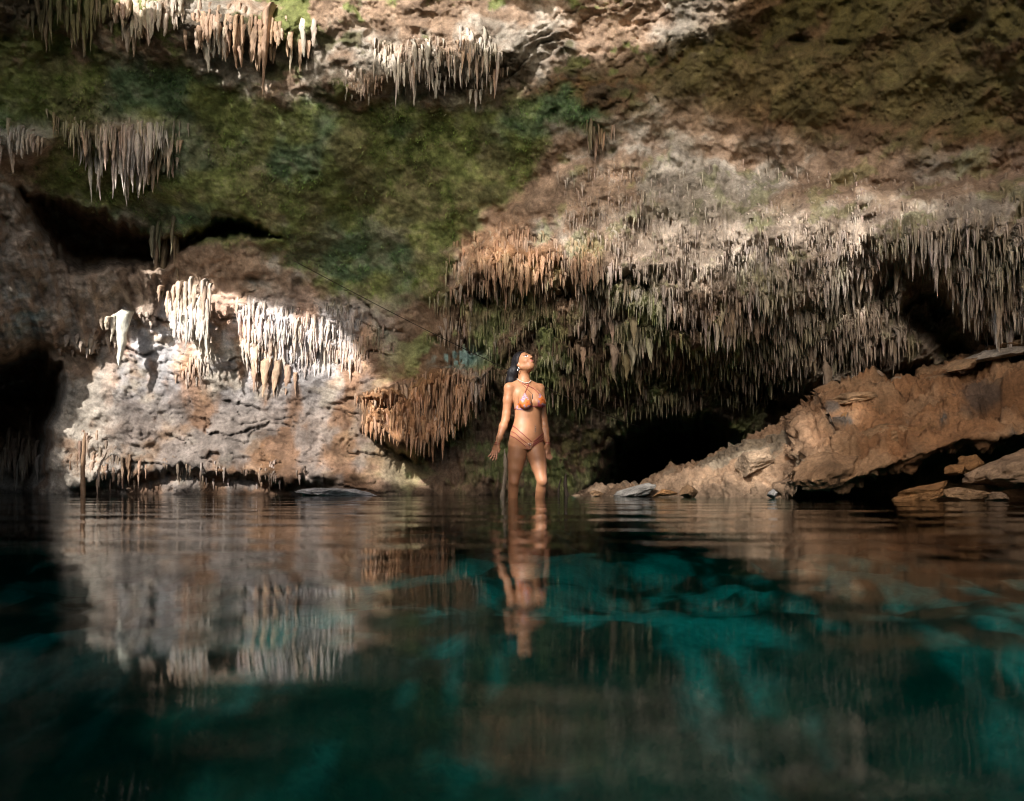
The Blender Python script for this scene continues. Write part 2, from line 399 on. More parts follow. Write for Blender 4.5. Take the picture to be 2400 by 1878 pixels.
def shell_colour(P, U, V, I):
    x, y, z = P[..., 0], P[..., 1], P[..., 2]
    n1 = fbm(x * 0.7, y * 0.7, z * 0.9, 4, 101); n2 = fbm(x * 1.7, y * 1.7, z * 2.2, 5, 102); n3 = fbm(x * 5, y * 5, z * 6, 4, 103)
    c = mixc(np.broadcast_to(C_PINK, P.shape), C_PALE, sstep(-0.25, 0.3, n1 + 0.4 * n3))
    # lit wall: grey beds with orange stain
    c = mixc(c, mixc(np.broadcast_to(C_GREY, P.shape), np.array([0.39, 0.325, 0.285]), sstep(860, 1000, V)), I['lit_wall'] * sstep(-0.25, 0.25, n2 + 0.3) * 0.85)
    stain = sstep(0.05, 0.4, fbm(x * 1.6, y, z * 0.7, 4, 104) + 0.25 * sstep(1000, 1080, V))
    c = mixc(c, C_ORANGE * 0.9, I['lit_wall'] * stain * 0.7)
    c = c * (1 + I['lit_wall'] * (0.72 - 1.10 * sstep(740, 960, V)))[..., None]  # sunlight painted into the rock: upper wall brighter, foot darker
    # right ceiling: olive and brown
    rc = sstep(1540, 1800, U) * (1 - sstep(250, 350, V - 0.06 * (U - 1400) - 40 * n1))
    c = mixc(c, mixc(np.broadcast_to(C_OLIVE, P.shape), C_BROWN * 1.4, sstep(-0.3, 0.3, n2)), rc * (0.75 + 0.25 * sstep(-0.1, 0.3, n1)))
    # drapery: greyish brown with moss between
    dr = I['drap'] * sstep(1250, 1450, U)
    c = mixc(c, np.array([0.52, 0.42, 0.33]), dr * 0.85)
    c = mixc(c, C_GREEN * 0.9, dr * sstep(0.15, 0.4, n2) * 0.25)
    orange = np.exp(-((U - 1230) / 190.0) ** 2 - ((V - 610) / 90.0) ** 2) + I['curtain'] + 0.8 * np.exp(-((U - 1000) / 150.0) ** 2 - ((V - 930) / 120.0) ** 2)
    c = mixc(c, C_ORANGE * 1.05, np.clip(orange, 0, 1) * sstep(-0.5, 0.2, n2 + 0.2) * 0.9)
    mid = sstep(700, 1000, U) * (1 - sstep(1700, 1900, U)) * sstep(620, 720, V) * (1 - I['curtain'])
    c = mixc(c, mixc(np.broadcast_to(C_BROWN, P.shape), C_GREEN, sstep(-0.1, 0.2, n2)), mid * (0.4 + 0.45 * sstep(-0.2, 0.2, n1 + 0.5 * n3)) * (1 - 0.75 * I['lit_wall']))
    # olive band between the sunlit top and the pale ceiling
    ob = sstep(-30, 40, poly_sd(U + 60 * n2, V + 40 * n3, [(1200, 210), (1330, 150), (1500, 130), (1700, 60), (1900, -20), (2500, -40), (2500, 330), (2200, 370), (1900, 330), (1640, 240), (1500, 250), (1420, 300), (1290, 290), (1180, 260)]))
    c = mixc(c, mixc(np.broadcast_to(np.array([0.170, 0.138, 0.050]), P.shape), np.array([0.19, 0.108, 0.052]), sstep(-0.25, 0.3, n2 + 0.4 * n3)), ob * (0.7 + 0.3 * sstep(-0.2, 0.3, n1)))
    # outcrop: brown grey with a pale blue-green film
    c = mixc(c, np.array([0.36, 0.27, 0.205]), I['outcrop'] * 0.85)
    stk = fbm(x * 4.5, y, z * 0.5, 4, 110)
    c = mixc(c, np.array([0.13, 0.085, 0.055]), I['outcrop'] * sstep(0.05, 0.4, stk) * 0.8)
    c = mixc(c, np.array([0.42, 0.35, 0.29]), I['outcrop'] * sstep(0.1, 0.4, -stk) * 0.6)
    film = np.exp(-((U - 60) / 60.0) ** 2 - ((V - 740) / 60.0) ** 2) * sstep(-0.2, 0.2, n2)
    c = mixc(c, np.array([0.32, 0.40, 0.38]), film * 0.8)
    film = np.exp(-((U - 1075) / 50.0) ** 2 - ((V - 838) / 24.0) ** 2) * sstep(-0.3, 0.1, n3 + n2)
    c = mixc(c, np.array([0.30, 0.45, 0.42]), np.clip(film * 1.3, 0, 1))
    # algae
    g = mixc(np.broadcast_to(C_GREEN, P.shape), C_TEAL, sstep(-0.05, 0.3, n1 + 0.3 * n2))
    g = mixc(g, np.array([0.22, 0.175, 0.10]), sstep(-0.10, 0.45, n2 - 0.4 * n1) * 0.5)
    g = g * (0.9 + 0.2 * sstep(-0.4, 0.4, n3))[..., None]
    mound = np.clip(sum(np.exp(-((U - a) / (0.85 * ra)) ** 2 - ((V - b) / (0.8 * rb)) ** 2) for (a, b, ra, rb, amp) in MOUNDS[:6]) * 1.3 + 0.5 * n3, 0, 1)
    g = g * (0.82 + 0.36 * sstep(-0.4, 0.4, fbm(x * 16, y * 16, z * 18, 3, 106)))[..., None]
    c = mixc(c, g, I['green'] * 0.97 * (1 - 0.8 * mound))
    up = (1 - sstep(200, 300, V)) * (1 - I['green'])
    moss = sstep(-0.02, 0.22, n2 + 0.5 * n3 + 0.35 * (1 - sstep(200, 750, U)) - 0.22 * sstep(700, 900, U) + 0.40 * rc)
    c = mixc(c, mixc(np.broadcast_to(C_GREEN * 0.9, P.shape), np.array([0.10, 0.075, 0.05]), sstep(-0.2, 0.3, n1)), up * moss * 0.9 * (1 - 0.7 * sstep(1500, 1750, U)))
    # moss tufts elsewhere, deep recesses are only unlit, cracks and pits have shade put into the colour
    tuft = sstep(0.22, 0.42, fbm(x * 2.4, y * 2.4, z * 3.0, 5, 105)) * sstep(1050, 1300, U) * sstep(280, 380, V)
    c = mixc(c, C_GREEN * 1.3, tuft * 0.35)
    c = mixc(c, C_DARK, np.clip(I['crack'] * 0.25 + I['pit'] * 0.4, 0, 1))
    c = c * (0.82 + 0.36 * sstep(-0.5, 0.5, n3))[..., None]
    c = c * (1 - 0.5 * sstep(0.16, 0.03, z + 0.06 * n3))[..., None]        # wet, algae-dark tide line
    return np.clip(c, 0.01, 0.8)

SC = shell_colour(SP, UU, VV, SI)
def rock_colour(u, v):
    return SC[int(np.clip(np.searchsorted(GV, v), 0, len(GV) - 1)), int(np.clip(np.searchsorted(GU, u), 0, len(GU) - 1))]

# ------------------------------------------------------------------ holes added to shape the sunlight: wanted lit regions, outlined facing the sun
E1 = np.cross(TO_SUN, [0, 0, 1.0]); E1 /= np.linalg.norm(E1)
E2 = np.cross(E1, TO_SUN); E2 /= np.linalg.norm(E2)
def lightspace(P): return P @ E1, P @ E2
def hole_outline(pts):
    out = []
    for p in pts:
        u, v = p[0], p[1]
        d = p[2] if len(p) > 2 else surf(u, v)
        q = at(np.float64(u), np.float64(v), np.float64(d)); out.append((q @ E1, q @ E2))
    return out
SUN_HOLES = [
    # over the left wall
    hole_outline([(200, 745), (225, 690), (330, 672), (400, 655), (520, 668), (660, 720), (760, 740), (830, 800), (880, 880), (930, 960), (1010, 1060), (1020, 1150), (600, 1160), (180, 1150), (150, 1050), (185, 900)]),
    # above the ceiling at the top
    hole_outline([(255, 60), (300, 110), (420, 130), (560, 200), (640, 245), (740, 225), (900, 245), (1130, 262), (1190, 215), (1260, 170), (1480, 120), (1640, 70), (1740, -20), (1740, -140), (640, -140), (280, -90)]),
    # over the right half of the ceiling
    hole_outline([(1290, 300), (1420, 306), (1500, 250), (1640, 250), (1800, 320), (2000, 420), (2160, 480), (2160, 600), (2100, 740), (2000, 830), (1850, 850), (1700, 840), (1600, 800), (1480, 740), (1380, 700), (1200, 700), (1050, 640), (1070, 570), (1190, 480), (1262, 400)]),
    # over the bather
    hole_outline([(1150, 800, 8), (1290, 800, 8), (1310, 960, 8), (1275, 1000, 8), (1300, 1150, 8), (1262, 1160, 8), (1262, 1085, 8), (1225, 1035, 8), (1140, 1060, 8)]),
    # over the pool floor in front
    [(q @ E1, q @ E2) for q in map(np.array, [(-1.2, 1.5, -0.35), (-1.1, 3.5, -0.35), (-0.9, 5.6, -0.35), (0.2, 7.2, -0.35), (2.6, 7.0, -0.35), (3.2, 5.0, -0.35), (2.4, 2.5, -0.35), (1.0, 0.8, -0.35)])],
    # over the rock on the right
    hole_outline([(1420, 1150, 9.6), (1560, 1090, 9.3), (1700, 1040, 8.8), (1880, 945, 8.2), (2010, 930, 7.9), (1990, 1010, 7.7), (1920, 1060, 7.6), (1890, 1180, 7.6), (1500, 1200, 8.8)]),
]
LOWER_WALL = hole_outline([(150, 930), (400, 960), (700, 940), (900, 900), (1030, 1060), (1030, 1160), (600, 1175), (170, 1170), (130, 1060)])
RIGHT_UPPER = hole_outline([(1290, 300), (1420, 306), (1500, 250), (1640, 250), (1800, 320), (2000, 420), (1700, 465), (1400, 480), (1190, 480), (1262, 400)])
RIGHT_LOWER = hole_outline([(1190, 480), (1400, 480), (1700, 465), (2000, 420), (2160, 480), (2160, 600), (2100, 740), (2000, 830), (1850, 850), (1700, 840), (1600, 800), (1480, 740), (1380, 700), (1200, 700), (1050, 640), (1070, 570)])
def in_sun_hole(P):
    a, b = lightspace(P)
    n = 0.10 * fbm(a * 1.3, b * 1.3, 0.5, 3, 201)
    m = 0.10 * fbm(a * 1.3, b * 1.3, 5.5, 3, 202)
    r = np.zeros(a.shape, bool)
    for q in SUN_HOLES: r |= poly_sd(a + n, b + m, q) > 0
    return r

def build_shell():
    nv, nu = UU.shape
    idx = np.arange(nv * nu).reshape(nv, nu)
    quads = np.stack([idx[:-1, :-1], idx[1:, :-1], idx[1:, 1:], idx[:-1, 1:]], -1).reshape(-1, 4)
    P = SP.reshape(-1, 3); C = SC.reshape(-1, 3)
    cu = UU.reshape(-1)[quads].mean(1); cv = VV.reshape(-1)[quads].mean(1); cp = P[quads].mean(1)
    opened = in_sun_hole(cp) & ((cv < -45) | (cu < -55) | (cu > 2455))  # out-of-view faces cut away so the shaped sunlight gets through
    quads, cu, cv = quads[~opened], cu[~opened], cv[~opened]
    ceil = cv < 560 + 60 * np.sin(cu / 330.0)
    for name, sel in (('cave_ceiling', ceil), ('cave_wall', ~ceil)):
        q = quads[sel]
        used = np.unique(q); remap = np.zeros(len(P), np.int64); remap[used] = np.arange(len(used))
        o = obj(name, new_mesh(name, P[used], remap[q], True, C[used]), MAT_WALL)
        tag(o, kind='structure')
build_shell()

# unseen rest of the cave: a vault shaped to block the sun outside its holes
def build_vault():
    na, nb = 260, 110
    th = np.linspace(0, 2 * np.pi, na, endpoint=False)
    ph = np.linspace(-0.12, np.pi / 2, nb)
    T, Q = np.meshgrid(th, ph)
    ex = np.cos(T) * np.cos(Q); ey = np.sin(T) * np.cos(Q); ez = np.sin(Q)
    sg = lambda a, p: np.sign(a) * np.abs(a) ** p
    X, Y, Z = 15 * sg(ex, 0.8), 2.5 + 17 * sg(ey, 0.8), 10.5 * sg(ez, 0.75)
    r = 1 + 0.05 * fbm(X * 0.3, Y * 0.3, Z * 0.3, 4, 301)
    P = np.stack([X * r, 2.5 + (Y - 2.5) * r, Z * r], -1).reshape(-1, 3)
    idx = np.arange(na * nb).reshape(nb, na)
    j2 = np.roll(idx, -1, axis=1)
    quads = np.stack([idx[:-1], idx[1:], j2[1:], j2[:-1]], -1).reshape(-1, 4)
    c = P[quads].mean(1)
    front = (c @ TO_SUN) > 0
    n = fbm(c[:, 0] * 0.4, c[:, 1] * 0.4, c[:, 2] * 0.4, 3, 302)
    lands = c[:, 1] + c[:, 2] * 1.565                              # where the sun coming through would meet the water
    mouth = (c[:, 1] < -2) & (c[:, 2] > MOUTH[2] + n) & (lands < 4.5 + 1.5 * n) & (c[:, 0] > MOUTH[0] + 2 * n) & (c[:, 0] < MOUTH[1] + 2 * n)
    quads = quads[~((in_sun_hole(c) & front) | mouth)]
    n1 = fbm(P[:, 0] * 0.5, P[:, 1] * 0.5, P[:, 2] * 0.5, 4, 303)
    C = mixc(np.broadcast_to(C_PINK * 0.8, P.shape), C_GREEN * 1.5, sstep(-0.2, 0.3, n1))
    tag(obj('cave_roof_gobo', new_mesh('cave_roof_gobo', P, quads, True, C), MAT_ROOF), kind='structure')
MOUTH = (-5.5, 8.0, 5.5)  # unseen opening sized for sky fill, clear of direct sun on the view
build_vault()

# pool floor running out into the bank behind the camera and the ground outside
def floor_height(x, y):
    """a shallow bed of sunken rocks, with darker troughs between them"""
    d1, d2 = worley(x * 1.9 + 0.35 * perlin(x * 2, y * 2, 0.0, 3), y * 1.6 + 0.35 * perlin(x * 2, y * 2, 5.0, 3), 0.0 * x, 402)
    e1, e2 = worley(x * 4.6 + 0.3 * perlin(x * 4, y * 4, 0.0, 3), y * 4.0, 0.0 * x, 408)
    h = -0.46 + 0.07 * fbm(x * 0.8, y * 0.8, 0.0, 4, 401) - 0.10 * sstep(0.0, 0.35, fbm(x * 0.6 + 5, y * 0.6, 0.0, 3, 405))
    h = h - 1.0 * sstep(3.4, 0.9, y) * (0.75 + 0.5 * perlin(x * 0.9, y * 0.9, 0.0, 407))
    h = np.minimum(h, -0.24)
    flat = np.exp(-((x - 0.13) / 0.42) ** 4 - ((y - 8.0) / 0.40) ** 4)
    h = h * (1 - flat) - 0.30 * flat
    bank = np.clip(sstep(-3.5, -6.5, y) + sstep(16, 30, np.hypot(x, y - 2.5)), 0, 1)
    return h * (1 - bank) + 0.25 * bank
def build_floor():
    xs = _grid(-7, 7, 0.05, -300, 300, 12); ys = _grid(0, 12, 0.05, -300, 300, 12)
    X, Y = np.meshgrid(xs, ys)
    Z = floor_height(X, Y) + 0.03 * fbm(X * 3, Y * 3, 0.0, 4, 403)
    P = np.stack([X, Y, Z], -1).reshape(-1, 3)
    idx = np.arange(X.size).reshape(X.shape)
    quads = np.stack([idx[:-1, :-1], idx[:-1, 1:], idx[1:, 1:], idx[1:, :-1]], -1).reshape(-1, 4)
    n = fbm(X * 0.9, Y * 0.9, 0.0, 4, 404).reshape(-1)
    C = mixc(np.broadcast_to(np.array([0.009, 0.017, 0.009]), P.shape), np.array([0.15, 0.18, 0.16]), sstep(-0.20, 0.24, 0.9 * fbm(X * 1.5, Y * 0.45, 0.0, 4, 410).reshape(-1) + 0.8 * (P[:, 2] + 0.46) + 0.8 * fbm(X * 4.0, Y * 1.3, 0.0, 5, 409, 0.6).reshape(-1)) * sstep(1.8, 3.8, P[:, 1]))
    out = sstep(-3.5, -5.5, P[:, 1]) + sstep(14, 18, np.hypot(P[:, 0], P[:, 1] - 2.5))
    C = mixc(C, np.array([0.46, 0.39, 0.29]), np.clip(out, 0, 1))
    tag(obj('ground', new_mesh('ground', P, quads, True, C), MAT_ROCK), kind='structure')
build_floor()

def water_material():
    m, t, b = nt('pool_water')
    L = t.links.new
    out = t.nodes['Material Output']; t.nodes.remove(b)
    geo = N(t, 'ShaderNodeNewGeometry')
    def waves(scale, sx, sy, detail):
        mp = N(t, 'ShaderNodeMapping'); mp.inputs['Scale'].default_value = (sx, sy, 1)
        L(geo.outputs['Position'], mp.inputs['Vector'])
        return noise_node(t, scale, detail, 0.5, mp.outputs[0], 0.4)
    w1 = waves(1.0, 0.55, 1.5, 3); w2 = waves(5.0, 0.6, 1.2, 2)
    ad = N(t, 'ShaderNodeMath', operation='MULTIPLY_ADD'); ad.inputs[1].default_value = 0.12
    L(w2.outputs['Fac'], ad.inputs[0]); L(w1.outputs['Fac'], ad.inputs[2])
    # rings spreading from the legs
    dist = N(t, 'ShaderNodeVectorMath', operation='DISTANCE'); dist.inputs[1].default_value = (0.13, 7.98, 0.0); L(geo.outputs['Position'], dist.inputs[0])
    k1 = N(t, 'ShaderNodeMath', operation='MULTIPLY'); k1.inputs[1].default_value = 34.0; L(dist.outputs['Value'], k1.inputs[0])
    sn = N(t, 'ShaderNodeMath', operation='SINE'); L(k1.outputs[0], sn.inputs[0])
    k2 = N(t, 'ShaderNodeMath', operation='MULTIPLY'); k2.inputs[1].default_value = -1.9; L(dist.outputs['Value'], k2.inputs[0])
    ex = N(t, 'ShaderNodeMath', operation='EXPONENT'); L(k2.outputs[0], ex.inputs[0])
    rg = N(t, 'ShaderNodeMath', operation='MULTIPLY'); L(sn.outputs[0], rg.inputs[0]); L(ex.outputs[0], rg.inputs[1])
    a2 = N(t, 'ShaderNodeMath', operation='MULTIPLY_ADD'); a2.inputs[1].default_value = 0.10; L(rg.outputs[0], a2.inputs[0]); L(ad.outputs[0], a2.inputs[2])
    bp = N(t, 'ShaderNodeBump'); bp.inputs['Strength'].default_value = 1.0; bp.inputs['Distance'].default_value = 0.018
    L(a2.outputs[0], bp.inputs['Height'])
    fr = N(t, 'ShaderNodeFresnel'); fr.inputs['IOR'].default_value = 1.115; L(bp.outputs[0], fr.inputs['Normal'])
    gl = N(t, 'ShaderNodeBsdfGlossy'); gl.inputs['Roughness'].default_value = 0.025; L(bp.outputs[0], gl.inputs['Normal'])
    tr = N(t, 'ShaderNodeBsdfTransparent'); tr.inputs['Color'].default_value = (1, 1, 1, 1)
    mx = N(t, 'ShaderNodeMixShader'); L(fr.outputs[0], mx.inputs[0]); L(tr.outputs[0], mx.inputs[1]); L(gl.outputs[0], mx.inputs[2])
    L(mx.outputs[0], out.inputs['Surface'])
    va = N(t, 'ShaderNodeVolumeAbsorption'); va.inputs['Color'].default_value = (0.0, 0.85, 0.845, 1); va.inputs['Density'].default_value = 1.6
    L(va.outputs[0], out.inputs['Volume'])
    return m
def build_water():
    v = []; x0, x1, y0, y1, zb = -15.5, 15.5, -12.0, 19.0, -6.0
    v = [(x0, y0, 0), (x1, y0, 0), (x1, y1, 0), (x0, y1, 0), (x0, y0, zb), (x1, y0, zb), (x1, y1, zb), (x0, y1, zb)]
    f = [(0, 1, 2, 3), (7, 6, 5, 4), (0, 4, 5, 1), (1, 5, 6, 2), (2, 6, 7, 3), (3, 7, 4, 0)]
    tag(obj('water', new_mesh('water', v, f, False), water_material()), kind='structure')
build_water()

# unseen leaf canopy added outside the roof to dim the sun in several holes
def sun_dimmer_leaves():
    rng = np.random.default_rng(5)
    V, Q = [], []
    for poly, cover in ((RIGHT_UPPER, 0.80), (RIGHT_LOWER, 0.70), (SUN_HOLES[5], 0.70), (SUN_HOLES[4], 0.45), (SUN_HOLES[1], 0.32), (LOWER_WALL, 0.34)):
        a = np.array(poly); lo, hi = a.min(0) - 0.4, a.max(0) + 0.4
        area = (hi - lo).prod(); n = int(-math.log(1 - cover) * area / 0.0047)
        for _ in range(n):
            q = rng.uniform(lo, hi)
            if poly_sd(q[:1], q[1:], poly)[0] < -0.25: continue
            c = E1 * q[0] + E2 * q[1] + TO_SUN * rng.uniform(23, 27)
            ax = rng.normal(size=3); ax /= np.linalg.norm(ax); bx = np.cross(ax, rng.normal(size=3)); bx /= np.linalg.norm(bx)
            l, w = rng.uniform(0.08, 0.13), rng.uniform(0.035, 0.055)
            i = len(V); V += [c - ax * l, c + bx * w, c + ax * l, c - bx * w]; Q.append((i, i + 1, i + 2, i + 3))
    m = plain('dimmer_leaf', (0.06, 0.10, 0.03), 0.6, 0.3, 0.3, 30)
    tag(obj('sun_dimmer_leaves', new_mesh('sun_dimmer_leaves', V, Q, False), m), 'unseen leaf canopy added to dim the sun', kind='stuff')
sun_dimmer_leaves()
# ------------------------------------------------------------------ stalactites
def stal_profile(rng, rings=10, sides=9, blunt=0.5, knob=False):
    """one hanging stalactite, root at z = 0, tip at z = -1, radius about 1 at the root"""
    tt = np.linspace(0, 1, rings) ** 0.85
    ph = rng.uniform(0, 6.28, 4)
    V = []
    k = rng.uniform(0.6, 1.3); bul = rng.uniform(0.0, 0.22); bt = rng.uniform(0.2, 0.6)
    if knob: k, bul, blunt = rng.uniform(0.28, 0.5), rng.uniform(0.1, 0.4), 1.4
    cx = np.cumsum(rng.normal(0, 0.10, rings)); cy = np.cumsum(rng.normal(0, 0.10, rings))
    for i, t in enumerate(tt):
        r = (1 - t) ** k * (1 + 0.14 * math.sin(t * 17 + ph[0]) + 0.10 * math.sin(t * 31 + ph[1])) + blunt * 0.11 * (1 - t) ** 0.35
        r *= 1 + bul * math.exp(-((t - bt) / 0.16) ** 2)
        a = np.linspace(0, 2 * np.pi, sides, endpoint=False)
        rr = r * (1 + 0.20 * np.cos(3 * a + ph[2] + 2 * t) + 0.14 * np.cos(4 * a + ph[3] - 3 * t)) * (1 + rng.normal(0, 0.08, sides))
        back = 0.0
        z = -t
        if i == 0: z, back = 0.16, 2.6           # the root bends back into the rock it hangs from
        elif i == 1: z, back = 0.02, 0.7
        V += [(cx[i] * t + rr[j] * math.cos(a[j]), back + cy[i] * t + rr[j] * math.sin(a[j]), z) for j in range(sides)]
    V.append((cx[-1], cy[-1], -1.015))
    Fq = []
    for i in range(rings - 1):
        for j in range(sides):
            a, b = i * sides + j, i * sides + (j + 1) % sides
            Fq.append((a, a + sides, b + sides)); Fq.append((a, b + sides, b))
    tip = len(V) - 1
    for j in range(sides): Fq.append(((rings - 1) * sides + j, tip, (rings - 1) * sides + (j + 1) % sides))
    return np.array(V), np.array(Fq)

_POOL_RAW = [stal_profile(RNG, 11, 9) for _ in range(22)]
_FINE_RAW = [stal_profile(RNG, 6, 6) for _ in range(12)]
POOL = []
for _i, (_v, _f) in enumerate(_POOL_RAW):
    _m = new_mesh('stalactite', _v, _f, True); _m.materials.append(MAT_STAL); POOL.append(_m)

KNOBS = []
for _i in range(14):
    _v, _f = stal_profile(RNG, 12, 10, 0.5, True)
    _m = new_mesh('stalactite', _v, _f, True); _m.materials.append(MAT_STAL); KNOBS.append(_m)

def root_point(u, v, L, off):
    d0 = surf(u, v); d1 = surf(u, min(v + 0.45 * L, 1168))
    d = min(d0, d1 + 0.12) - off
    return at(np.float64(u), np.float64(v), np.float64(d)), d

def sample_poly(poly, n, rng):
    poly = np.array(poly, float); lo, hi = poly.min(0), poly.max(0)
    out = []
    while len(out) < n:
        p = rng.uniform(lo, hi, (max(64, n), 2))
        s = poly_sd(p[:, 0], p[:, 1], poly)
        out += [tuple(q) for q in p[s > 0]]
    return out[:n]

def sample_clumps(poly, n, rng, spread):
    """roots gathered round clump centres; returns (u, v, closeness to the centre)"""
    cen = sample_poly(poly, max(2, n // 9), rng)
    size = rng.uniform(0.5, 1.5, len(cen))
    wt = size / size.sum()
    poly_a = np.array(poly, float)
    out = []
    while len(out) < n:
        i = rng.choice(len(cen), p=wt)
        du, dv = rng.normal(0, spread * size[i]), rng.normal(0, spread * 0.75 * size[i])
        u, v = cen[i][0] + du, cen[i][1] + dv
        if poly_sd(np.array([u]), np.array([v]), poly_a)[0] < -16: continue
        out.append((u, v, math.exp(-(du / (spread * size[i])) ** 2) * size[i] / 1.5))
    return out

def pick_col(cols, u, v, rng):
    """neighbours share a tint: the choice drifts slowly over the rock"""
    q = 0.5 + 1.1 * float(perlin(np.float64(u / 70.0), np.float64(v / 55.0), 3.3, 900)) + rng.normal(0, 0.10)
    q = min(max(q, 0.0), 0.999) * (len(cols) - 1)
    i = int(q); f = q - i
    a, b = np.array(cols[i]), np.array(cols[min(i + 1, len(cols) - 1)])
    return a * (1 - f) + b * f

def jitter_col(c, rng, amt=0.07):
    c = np.array(c) * rng.uniform(1 - amt, 1 + amt)
    c = c * (1 + rng.normal(0, 0.018, 3))
    return np.clip(c, 0.012, 0.75)

def one_stalactite(u, v, L, W, colour, rng, parent=None, off=0.0, name='stalactite', d=None, pool=None):
    """L and W as seen in the picture, turned into metres at the depth where it hangs"""
    if d is None: p, d = root_point(u, v, L, off)
    else: p = at(np.float64(u), np.float64(v), np.float64(d))
    r = 0.39 * W / F * d
    p = p + np.array([0, -0.5 * r, 0])
    pool = pool or POOL
    o = bpy.data.objects.new(name, pool[rng.integers(len(pool))])
    o.location = tuple(p - (np.array(parent.location) if parent is not None else 0))
    o.rotation_euler = (rng.normal(0, 0.03), rng.normal(0, 0.04), rng.normal(0, 0.25))
    o.scale = (r * rng.choice([-1, 1]), r * rng.uniform(0.8, 1.2), L / F * d)
    o.color = (*jitter_col(colour, rng), 1)
    COL.objects.link(o)
    if parent is not None: o.parent = parent
    return o

def fringe(parent, poly, n, L, W, colours, rng, off=0.0, fade=0):
    """the small points between the large ones, too fine to pick apart"""
    V, Q, C = [], [], []; base = 0
    org = np.array(parent.location)
    v_top = min(q[1] for q in poly)
    for (u, v) in sample_poly(poly, n, rng):
        if fade and rng.random() > 0.06 + (v - v_top) / fade: continue
        l = rng.uniform(*L); w = rng.uniform(*W)
        p, d = root_point(u, v, l, off)
        r = 0.42 * w / F * d
        vv, ff = _FINE_RAW[rng.integers(len(_FINE_RAW))]
        a = rng.normal(0, 0.25); ca, sa = math.cos(a), math.sin(a)
        x = (vv[:, 0] * ca - vv[:, 1] * sa) * r; y = (vv[:, 0] * sa + vv[:, 1] * ca) * r
        V.append(np.stack([x, y - 0.4 * r, vv[:, 2] * l / F * d], -1) + p - org)
        Q.append(ff + base); base += len(vv)
        C.append(np.broadcast_to(jitter_col(0.35 * pick_col(colours, u, v, rng) + 0.65 * rock_colour(u, v), rng, 0.12), vv.shape))
    o = obj('stalactite_fringe', new_mesh('stalactite_fringe', np.concatenate(V), np.concatenate(Q), True, np.concatenate(C)), MAT_FLUTE, parent)
    tag(o, kind='stuff')
    return o

def cluster(label, regions, seed, group='stalactite clusters hanging from the cave ceiling', fine=None, extra=()):
    rng = np.random.default_rng(seed)
    cu = np.mean([p[0] for p in regions[0]['poly']]); cv = np.mean([p[1] for p in regions[0]['poly']])
    root = empty('stalactite_cluster', at(np.float64(cu), np.float64(cv), np.float64(surf(cu, cv))), label, 'stalactites', group)
    for R in regions:
        cols = R['col'] if isinstance(R['col'], list) else [R['col']]
        for (u, v, near) in sample_clumps(R['poly'], R['n'], rng, R.get('spread', 2.2 * R['W'][1])):
            q = np.clip(rng.random() ** 1.8 * (0.35 + 0.75 * near) + 0.35 * near * rng.random(), 0, 1)
            L = R['L'][0] + (R['L'][1] - R['L'][0]) * q
            W = R['W'][0] + (R['W'][1] - R['W'][0]) * np.clip(0.6 * q + 0.4 * rng.random(), 0, 1)
            one_stalactite(u, v, L, W, (1 - R.get('mix', 0.4)) * pick_col(cols, u, v, rng) + R.get('mix', 0.4) * rock_colour(u, v), rng, root, R.get('off', 0.0), pool=KNOBS if rng.random() < R.get('knob', 0.12) else None)
    for (u, v, L, W, c) in extra: one_stalactite(u, v, L, W, c, rng, root, 0.05)
    if fine: fringe(root, fine[0], fine[1], fine[2], fine[3], fine[4], rng, 0.0, fine[5] if len(fine) > 5 else 0)
    return root

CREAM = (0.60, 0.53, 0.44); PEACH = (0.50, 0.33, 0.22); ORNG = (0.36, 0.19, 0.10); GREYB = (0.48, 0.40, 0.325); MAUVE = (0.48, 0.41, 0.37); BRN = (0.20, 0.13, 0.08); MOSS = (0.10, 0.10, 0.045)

cluster('peach sheet of stalactites at the top left, running off the upper edge', [dict(poly=[(268, -35), (425, -35), (430, 50), (330, 62), (262, 55)], n=70, L=(28, 80), W=(8, 19), col=[PEACH, CREAM], spread=40, mix=0.1, knob=0.65)], 1)
cluster('broken peach stalactites around the long knobbly one, upper left of centre', [dict(poly=[(470, 15), (560, 22), (640, 45), (730, 60), (722, 118), (620, 95), (560, 88), (480, 95), (420, 110)], n=110, L=(26, 88), W=(8, 17), col=[PEACH, PEACH, CREAM], spread=36, mix=0.1, knob=0.6)], 2)
cluster('dense bright fan of thin white stalactites at the top centre', [dict(poly=[(872, 92), (960, 112), (1060, 80), (1110, 72), (1180, 105), (1190, 150), (1140, 188), (1090, 182), (1020, 190), (905, 188), (884, 140)], n=130, L=(12, 96), W=(5, 15), col=[CREAM, CREAM, PEACH], spread=34, mix=0.1, off=0.03)], 3,
        fine=([(872, 92), (1060, 80), (1180, 105), (1190, 160), (1140, 195), (905, 195)], 160, (12, 34), (4, 8), [CREAM, CREAM, PEACH]))
cluster('short fringe of small stalactites left of the bright fan', [dict(poly=[(705, 196), (790, 172), (880, 182), (880, 205), (720, 215)], n=44, L=(10, 30), W=(5, 9), col=[CREAM, PEACH])], 4)
cluster('greyish mauve stalactite cluster over the mossy ceiling at the left', [dict(poly=[(120, 258), (430, 284), (420, 302), (130, 285)], n=26, L=(14, 60), W=(5, 11), col=[MAUVE, PEACH], spread=50), dict(poly=[(165, 300), (255, 325), (330, 296), (415, 335), (398, 375), (300, 378), (205, 352)], n=135, L=(26, 112), W=(8, 17), col=[(0.58, 0.50, 0.46), (0.55, 0.45, 0.40), PEACH], spread=45, mix=0.15)], 5,
        fine=([(130, 280), (410, 290), (400, 380), (200, 350)], 200, (20, 50), (5, 9), [MAUVE, GREYB]))
